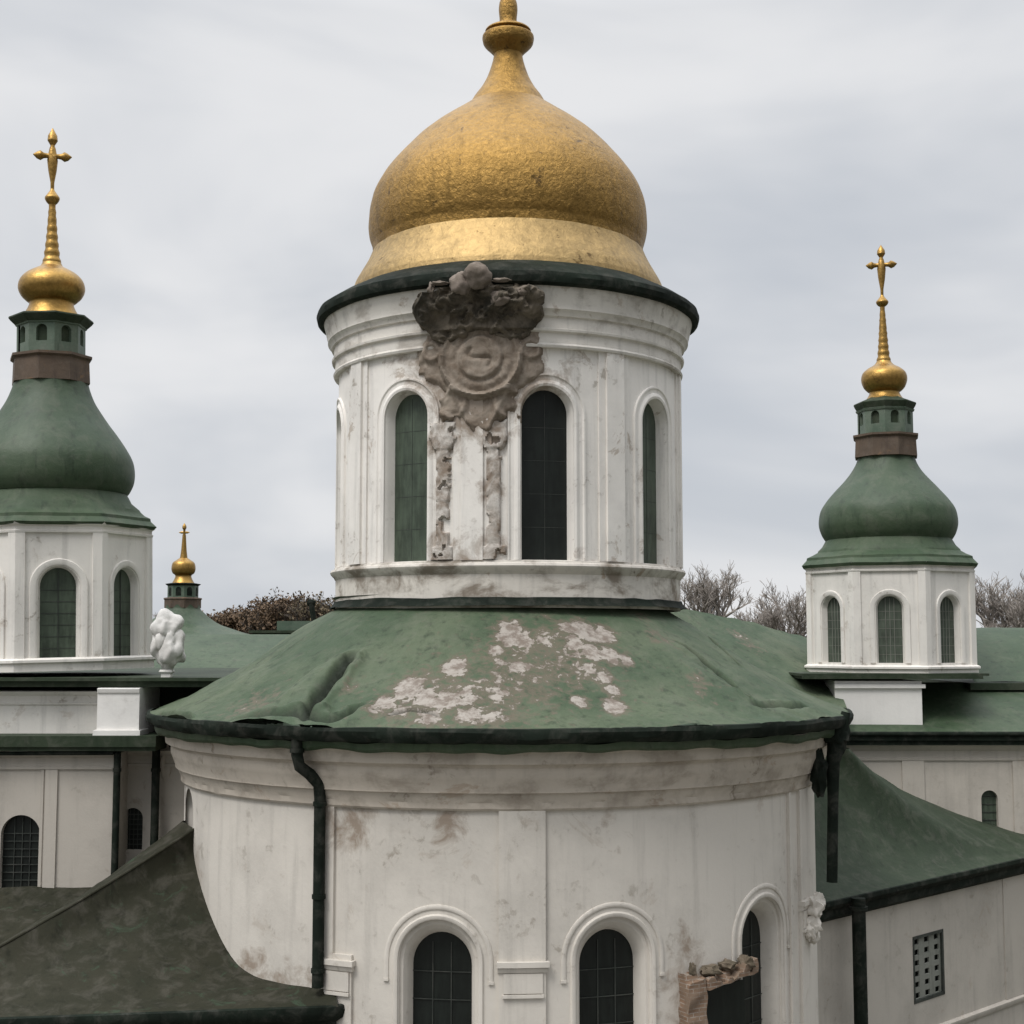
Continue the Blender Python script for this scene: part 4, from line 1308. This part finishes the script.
# ------------------------------------------------------------------ right wing
rw = thing('right_wing', 'pale right wing with long dark gutter and one narrow window under the right tower', 'building', (16, 41, 0))
YG = 43.6
zg0, zg1 = zz(741, YG), zz(733, YG)
x0 = X(815, YG)
mb = MB()
rows = []
for i in range(10):
    s = i / 9
    rows.append([Vector((x, YG + 3.6 * s, zg1 + .02 + (zz(683, YG + 3.6) - zg1) * s + .03 * noise.noise(Vector((x * .6, s * 3, 0))))) for x in [x0 - 1 + j * .6 for j in range(32)]])
mb.grid(rows)
mb.build('roof', M_green, rw)
mb = MB()
mb.box(x0, 28, YG - .08, YG + .6, zg0 + .02, zg1)
mb.box(x0, 28, YG + .0, YG + .8, zg0 - .13, zg0 + .015)
tube(mb, [(x0, YG - .1, zg1 - .02), (28, YG - .1, zg1 - .02)], .07, 10)
mb.build('gutter', M_dark, rw)
mW = plane((x0, YG + .35), (28, YG + .35))
uW = lambda px: X(px, YG + .35) - x0
mb = MB()
ww = (uW(986.5), (X(995, YG) - X(978.5, YG)) / 2, zz(838, YG), zz(791, YG) - .10, True)
hwW = ww[1]
zW = zg0 - .13
wall(mb, mW, 0, 28 - x0, 0, zW, [(ww[0], hwW, ww[2], zz(800, YG), True)], step=.5)
reveal(mb, mW, ww[0], hwW, ww[2], zz(800, YG), .2)
mould_line(mb, mW, 0, 28 - x0, [(0, zW - .50), (.05, zW - .49), (.06, zW - .42), (.03, zW - .4), (.03, zW - .2), (.14, zW - .1), (.2, zW - .01), (0, zW - .01)])
for px_ in (900, 1010, 1060):
    block(mb, mW, uW(px_), uW(px_ + 22), 0, zW - .5, -.01, .05)
mb.box(x0 + .02, 28, YG + .6, 60, 0, zg0 - .2)
mb.build('wall', M_side, rw)
mb = MB(); pane(mb, mW, ww[0], hwW, ww[2] - .01, zz(800, YG), -.17); w = mb.build('window', M_ggreen, rw)
mb = MB()
for q in range(1, 6): zq = ww[2] + q * .24; block(mb, mW, ww[0] - hwW, ww[0] + hwW, zq - .01, zq + .01, -.165, -.15)
mb.build('glazing_bar', M_iron, w)
# whitewashed plinth under the tower and flat roof edge round its foot
mb = MB()
Yq = Yr - 2.9
a_, b_2 = X(835, Yq), X(922, Yq)
zq0, zq1 = zz(722, Yq - .0), zz(681, Yq)
mb.box(a_, b_2, Yq, Yr + 2, zq0 - .3, zq1)
mb.box(a_ - .02, b_2 + .10, Yq - .08, Yr + 2, zq1 - .22, zq1 - .1)
mb.build('tower_plinth', M_white, rw)
mb = MB()
zt0 = zz(679, Yr - 3.1)
mb.box(X(803, Yr - 3.1), X(984, Yr - 3.1), Yr - 3.1, Yr + 3, zt0, zt0 + .09)
mb.box(X(970, Yr - .5), 28, Yr - .6, 62, zz(690, Yr - .6), zz(683, Yr - .6))
mb.box(X(800, Yr - 3.0), X(990, Yr - 3.0), Yr - 3.0, Yr + 3, zt0 + .093, zt0 + .17)
mb.build('roof_edge', M_dgreen, rw)
mb = MB()
# hump of roof rising behind at far right
rows = []
for i in range(14):
    s = i / 13
    rows.append([Vector((x, 47 + 5 * s, zz(682, 47) + (zz(628, 52) - zz(682, 47)) * math.sin(s * PI / 2) + .05 * noise.noise(Vector((x * .7, s * 3, 2))))) for x in [X(975, 47) + j * .5 for j in range(24)]])
mb.grid(rows)
mb.build('rear_roof', M_green, rw)

# ------------------------------------------------------------------ right annex in front
ra = thing('right_annex', 'low annex at lower right with sweeping dark green roof and lattice window', 'building', (9, 31, 0))
zEv = EYE - 6.25
e0 = at_z(806, 907, zEv); e1 = at_z(1024, 858, zEv)
dr = (e1 - e0).normalized()
e2 = e1 + dr * 1.5
bot = [e0 - dr * .8, e0, e0.lerp(e1, .5), e1, e2, e2 + Vector((1.8, 2.4, 0)), e2 + Vector((2.2, 5.5, 0))]
apx = at(848, 749, 38.5)
top = [apx + Vector((-2.2, -.3, .05)), apx + Vector((-1.5, -.2, .05)), apx + Vector((-.8, 0, .05)), apx, apx + Vector((.1, 1, .0)), apx + Vector((.1, 2.5, 0)), apx + Vector((.1, 4.5, 0))]
mb = MB()
loft(mb, bot, top, 40, 120, f=lambda s: .22 * s + .78 * s ** 2.1, amp=.05, fr=.9, seed=3)
mb.build('roof', M_dgreen, ra, merge=0, angle=60)
# fascia
sm = [Vector(p) for p in smooth_prof([tuple(p) for p in bot], 12)]
def off(sm, d):
    out = []
    for i, p in enumerate(sm):
        t = (sm[min(i + 1, len(sm) - 1)] - sm[max(i - 1, 0)]).normalized()
        out.append(p + Vector((t.y, -t.x, 0)) * d)
    return out
def sweep(mb, sm, pr_):
    mb.grid([[q + Vector((0, 0, dz)) for q in off(sm, n)] for n, dz in pr_])
mb = MB()
sweep(mb, sm, [(-.02, .01), (.04, .0), (.05, -.10), (-.02, -.20), (-.10, -.24), (-.10, -.42), (-.2, -.5), (-.28, -.54), (-.7, -.54)])
mb.build('eave', M_dark, ra)
w0, w1 = bot[0], e2
mA = plane((w0.x, w0.y), (w1.x, w1.y))
L = (Vector((w1.x, w1.y, 0)) - Vector((w0.x, w0.y, 0))).length
mAi = lambda u, z, n=0: mA(u, z, n - .32)
def uA(px):                                            # wall coordinate seen at column px
    lo, hi = 0.0, L + 5
    for _ in range(40):
        m_ = (lo + hi) / 2; p = mAi(m_, 0)
        if p.x / p.y < (px - 512) / F / 1.024: lo = m_
        else: hi = m_
    return lo
def zA_(px, py): p = mAi(uA(px), 0); return zz(py, p.y, px)
mb = MB()
uc, uh = (uA(913) + uA(943)) / 2, (uA(943) - uA(913)) / 2
zl0, zl1 = zA_(928, 998), zA_(928, 934)
wall(mb, mAi, -.5, L + .3, 0, zEv - .4, [(uc, uh, zl0, zl1, False)], step=.5)
reveal(mb, mAi, uc, uh, zl0, zl1, .14, ar=False)
zs_ = zA_(1000, 1003)
mould_line(mb, mAi, -.3, L + .3, [(0, zs_ - .16), (.05, zs_ - .15), (.09, zs_ - .06), (.09, zs_), (.03, zs_ + .04), (0, zs_ + .05)])
block(mb, mAi, uA(1004), uA(1030), zs_ + .05, zEv - .41, -.01, .03)
mb.build('wall', M_side, ra)
mb = MB(); pane(mb, mAi, uc, uh, zl0, zl1, -.135, False); w = mb.build('window', M_gdark, ra)
mb = MB()
nc, nr_ = 3, 6
cw, chh = 2 * uh / nc, (zl1 - zl0) / nr_
for i in range(nc + 1):
    x_ = uc - uh + i * cw; hw = cw * .27
    block(mb, mAi, max(uc - uh + .005, x_ - hw), min(uc + uh - .005, x_ + hw), zl0 + .005, zl1 - .005, -.10, -.052)
for j in range(nr_ + 1):
    z_ = zl0 + j * chh; hz = chh * .24
    block(mb, mAi, uc - uh + .007, uc + uh - .007, max(zl0 + .007, z_ - hz), min(zl1 - .007, z_ + hz), -.098, -.055)
mb.build('lattice', M_lattice, w)
mb = MB()
for (u_a, u_b, z_a, z_b) in ((uc - uh - .02, uc - uh + .05, zl0, zl1), (uc + uh - .06, uc + uh + .02, zl0, zl1), (uc - uh - .02, uc + uh + .02, zl1 - .05, zl1 + .03), (uc - uh - .02, uc + uh + .02, zl0 - .03, zl0 + .05)):
    block(mb, mAi, u_a, u_b, z_a, z_b, -.045, .012)
mb.build('window_frame', M_iron, w)
# pipes at the junction
pq = mAi(uA(840), 0, .55)
pipe('drainpipe', [Vector((pq.x, pq.y, zz(898, pq.y))), Vector((pq.x, pq.y, zz(930, pq.y))), Vector((pq.x, pq.y, .5))], .17, ra, brackets=[(Vector((pq.x, pq.y, zz(908, pq.y))), 1.3)])
apr = Vector((axx + RE * math.sin(R(80)), D0 - RE * math.cos(R(80)), 0))
Yj = 31.0
pipe('drainpipe', [at(846, 712, Yj), at(842, 730, Yj), at(836, 746, Yj), at(833, 762, Yj), at(833, 800, Yj), at(832, 882, Yj)], [.10, .13, .20, .15, .12, .12], apse)
mb = MB()
lump(mb, at(836, 735, Yj), .26, .2, .34, .3, 1.8, 3, 3, .6); lump(mb, at(818, 772, Yj - .1), .18, .15, .48, .3, 1.8, 7, 3, .6)
mb.build('rusted_hopper', M_dark, apse, angle=60)

# ------------------------------------------------------------------ left lower sweeping roof
la_ = thing('left_annex', 'low annex at lower left with sweeping brown mossy roof against the apse', 'building', (-8, 28, 0))
zLv = EYE - 7.15
c0 = at(338, 1007, 27.35); zLv = c0.z; c1 = at_z(110, 1023, zLv)
dl_ = (c1 - c0)
c2 = c0 + dl_ * 1.0
corner = Vector((-12.0, c1.y - .1, zLv))
bot = [corner + Vector((-.6, 10, 0)), corner + Vector((-.3, 5, 0)), corner, corner.lerp(c0, .33), corner.lerp(c0, .66), c0, c0 + Vector((.15, 1.0, 0))]
# straight-line loft by pieces keeps the hip sharp
mb = MB()
def tri_loft(mb, A, B, T, T2, f, nt=60, ns=50, seed=0, amp=.06):
    rows = []
    for i in range(ns + 1):
        s = i / ns; row = []
        for j in range(nt + 1):
            q = j / nt
            b = A.lerp(B, q); t = T.lerp(T2, q)
            p = b.lerp(t, s); p.z = b.z + (t.z - b.z) * f(s)
            ed = min(1, s * 6)
            p.z += ed * (amp * noise.noise(p * .7) + amp * .5 * noise.noise(p * 2.2))
            row.append(p)
        rows.append(row)
    mb.grid(rows)
fh = lambda s: .80 * s + .20 * s ** 2
ff = lambda s: .42 * s + .58 * s ** 2.3
wall_px = [(184, 828), (193, 852), (202, 882), (217, 925), (234, 957), (252, 973), (275, 981), (300, 985), (334, 988)]
wp = []
for (x_, y_) in wall_px:
    a_ = aang(max(x_, 196), RA - .05, y_); p = am(a_ * RA, 0, -.05); wp.append((p.x, p.y, zz(y_, p.y, x_)))
wps = smooth_prof(wp, 8)
corner2 = at(-6, 948, 31.5)
def top_at(q):
    x = q * (len(wps) - 1); i = min(int(x), len(wps) - 2); return Vector(wps[i]).lerp(Vector(wps[i + 1]), x - i)
rows = []
for i in range(51):
    s_ = i / 50; row = []
    for j in range(91):
        q = j / 90
        b = corner.lerp(c0, q); t = top_at(q); k_ = max(0, 1 - q * 1.6)
        p = b.lerp(t, s_); p.z = b.z + (t.z - b.z) * (k_ * (fh(s_) + (ff(s_) - fh(s_)) * min(1, q * 5)) + (1 - k_) * s_)
        p.z += min(1, s_ * 6, (1 - s_) * 6 + .2) * (.05 * noise.noise(p * .7) + .025 * noise.noise(p * 2.2))
        row.append(p)
    rows.append(row)
mb.grid(rows)
ap2 = Vector(wps[0])
tri_loft(mb, corner2, corner, ap2 + Vector((-.45, .6, .10)), ap2, fh, seed=2)
tri_loft(mb, corner2 + Vector((-2, 9, -1.5)), corner2, ap2 + Vector((-.6, 3, -.2)), ap2 + Vector((-.45, .6, .10)), fh, seed=2)
mb.build('roof', M_brown, la_, angle=40)
sm = [corner + Vector((-1.0, 9.5, 0)), corner + Vector((-.5, 5, 0)), corner + Vector((-.01, .15, 0)), corner + Vector((.15, -.0, 0)), corner.lerp(c0, .3), corner.lerp(c0, .7), c0 + Vector((-.1, 0, 0)), c0 + Vector((.05, .12, 0)), c0 + Vector((.06, 1.6, 0))]
mb = MB()
mb.grid([[q + Vector((0, 0, dz)) for q in off(sm, n)] for n, dz in [(-.02, .03), (.05, .01), (.07, -.08), (.03, -.22), (-.1, -.3), (-.1, -.5), (-.6, -.5)]])
mb.build('eave', M_dark, la_, angle=50)
mb = MB()
mb.grid([[Vector((q.x, q.y, z)) for q in off(sm, -.35)] for z in (0, zLv - .45)])
mb.build('wall', M_side, la_)
# ridge roll along the hip
mb = MB()
pts_ = []
for i in range(24):
    s = i / 23; p = corner.lerp(ap2, s); p.z = corner.z + (ap2.z - corner.z) * fh(s) + .0; pts_.append(p)
tube(mb, pts_, .03, 8)
mb.build('hip_roll', M_brown, la_)

# ------------------------------------------------------------------ trees
def branch_tree(lbl, x, y, top, spread, clear, seed, leaves=0, leaf=M_leaf, grp='bare trees behind the cathedral', name='bare_tree', dens=1.0, leaf_s=.12, thick=1.0):
    rnd = random.Random(seed)
    t = thing(name, lbl, 'tree', (x, y, 0), grp)
    tr, br, lf = MB(), MB(), MB()
    h0 = top - clear
    tr_pts = [(x, y, -.3), (x + .1, y, h0 * .4), (x - .1, y, h0 * .75), (x, y, h0)]
    tube(tr, tr_pts, [.42 * thick, .33 * thick, .25 * thick, .19 * thick], 10)
    tips = []
    def grow(p, d, ln, r, lvl):
        n = 4; pts_ = [p]; dd = d.copy(); q = p.copy()
        for i in range(n):
            dd = (dd + Vector((rnd.uniform(-1, 1), rnd.uniform(-1, 1), rnd.uniform(-.5, .8))) * .16).normalized()
            q = q + dd * ln / n; pts_.append(q.copy())
        rad = [r * (1 - .55 * i / n) for i in range(n + 1)]
        tube(tr if lvl <= 1 else br, pts_, rad, 6 if lvl < 2 else (4 if lvl < 3 else 3), cap=False)
        if lvl >= 6:
            tips.append(q); return
        if lvl >= 3: tips.append(q)
        k = rnd.randint(3, 4) if lvl < 4 else (3 if lvl < 5 else 2)
        for i in range(k):
            f = rnd.uniform(.35, 1.0); idx = f * n; a = pts_[min(int(idx), n - 1)].lerp(pts_[min(int(idx) + 1, n)], idx - int(idx))
            sdv = Vector((rnd.uniform(-1, 1), rnd.uniform(-1, 1), rnd.uniform(-.15, .75)))
            nd = (dd * .75 + sdv * .8).normalized()
            grow(a, nd, ln * rnd.uniform(.58, .84), max(.017, r * .58), lvl + 1)
    for i in range(int(6 * dens)):
        an = 2 * PI * i / int(6 * dens) + rnd.uniform(-.3, .3)
        tilt = rnd.uniform(.25, .95) * spread
        d = Vector((math.cos(an) * tilt, math.sin(an) * tilt, 1)).normalized()
        grow(Vector((x, y, h0 - rnd.uniform(0, clear * .2))), d, clear * .36, .12 * thick, 1)
    zmax = max(v[2] for v in br.v)
    k_ = clear / max(.1, zmax - h0)
    for B_ in (tr, br):
        B_.v = [((x + (v[0] - x) * k_, y + (v[1] - y) * k_, h0 + (v[2] - h0) * k_) if v[2] > h0 + .01 else v) for v in B_.v]
    tips = [Vector((x + (q.x - x) * k_, y + (q.y - y) * k_, h0 + (q.z - h0) * k_)) for q in tips]
    tr.build('trunk', M_bark, t, merge=0, angle=80, recalc=False)
    br.build('branches', M_twig if not leaves else M_bark, t, merge=0, angle=80, recalc=False)
    if leaves:
        for q in tips:
            for k in range(leaves):
                c = q + Vector((rnd.gauss(0, .22), rnd.gauss(0, .22), rnd.gauss(0, .18)))
                s = leaf_s * rnd.uniform(.6, 1.2)
                a1 = Vector((rnd.uniform(-1, 1), rnd.uniform(-1, 1), rnd.uniform(-1, 1))).normalized()
                a2 = a1.cross(Vector((rnd.uniform(-1, 1), rnd.uniform(-1, 1), rnd.uniform(-1, 1)))).normalized()
                lf.face([c - a1 * s, c + a2 * s * .5, c + a1 * s, c - a2 * s * .5])
        lf.build('foliage', leaf, t, merge=0, recalc=False)
    return t
def tree_px(lbl, px, ytop, Y, clear_px, **k):
    p = at(px, ytop, Y)
    return branch_tree(lbl, p.x, Y, p.z - .2, k.pop('spread', .8), clear_px * Y / F, **k)
tree_px('tall bare tree with round crown just right of the gold domed drum', 711, 556, 84, 80, seed=3, spread=.85, thick=1.25)
tree_px('bare tree, second to the right of the domed drum', 757, 599, 92, 56, seed=5, spread=.9)
tree_px('pale bare tree touching the left edge of the right tower', 789, 574, 90, 74, seed=8, spread=.8)
tree_px('low bare tree squeezed between two taller ones right of the drum', 738, 603, 88, 50, seed=22, spread=.9)
tree_px('bare tree just right of the right tower', 996, 568, 86, 75, seed=11, spread=.9)
tree_px('bare tree at the right picture edge', 1026, 566, 82, 85, seed=14, spread=.9)
G2 = 'autumn trees behind the left roofs'
tree_px('low russet tree beside the tiny far tower', 234, 606, 88, 44, seed=31, leaves=3, spread=1.3, grp=G2, name='autumn_tree')
tree_px('taller russet tree, left of the vent pipe', 270, 583, 84, 62, seed=33, leaves=2, spread=1.0, grp=G2, name='autumn_tree')
tree_px('russet tree behind the dark vent pipe', 300, 590, 86, 55, seed=36, leaves=3, spread=1.1, grp=G2, name='autumn_tree')
tree_px('thin leafless tree against the left foot of the drum', 330, 588, 84, 60, seed=38, spread=.9, leaves=1, leaf=M_leaf2, grp=G2, name='autumn_tree')
tree_px('pale thin tree showing behind the left finial', 158, 602, 95, 50, seed=41, spread=.8, grp='bare trees behind the cathedral')
# wood beyond, one mass
rnd = random.Random(77)
mb = MB()
for k in range(9000):
    px_ = rnd.uniform(-100, 1130); Y_ = rnd.uniform(130, 175)
    hgt = 6 + 5.5 * noise.noise(Vector((px_ * .02, 0, 3)))
    p = at(px_, 640, Y_); z = rnd.uniform(4, EYE - 1.2 + hgt * .25)
    s = rnd.uniform(.5, 1.3)
    a1 = Vector((rnd.uniform(-1, 1), rnd.uniform(-1, 1), rnd.uniform(-1, 1))).normalized(); a2 = a1.cross(Vector((rnd.uniform(-1, 1), rnd.uniform(-1, 1), 1))).normalized()
    c = Vector((p.x, Y_, z))
    mb.face([c - a1 * s, c + a2 * s * .4, c + a1 * s, c - a2 * s * .4])
wd = mb.build('distant_wood', leaf_mat('distant_scrub', (.10, .085, .065), (.16, .13, .10)), merge=0, recalc=False)
wd['kind'] = 'stuff'; wd['label'] = 'far brown winter wood along the skyline'; wd['category'] = 'wood'
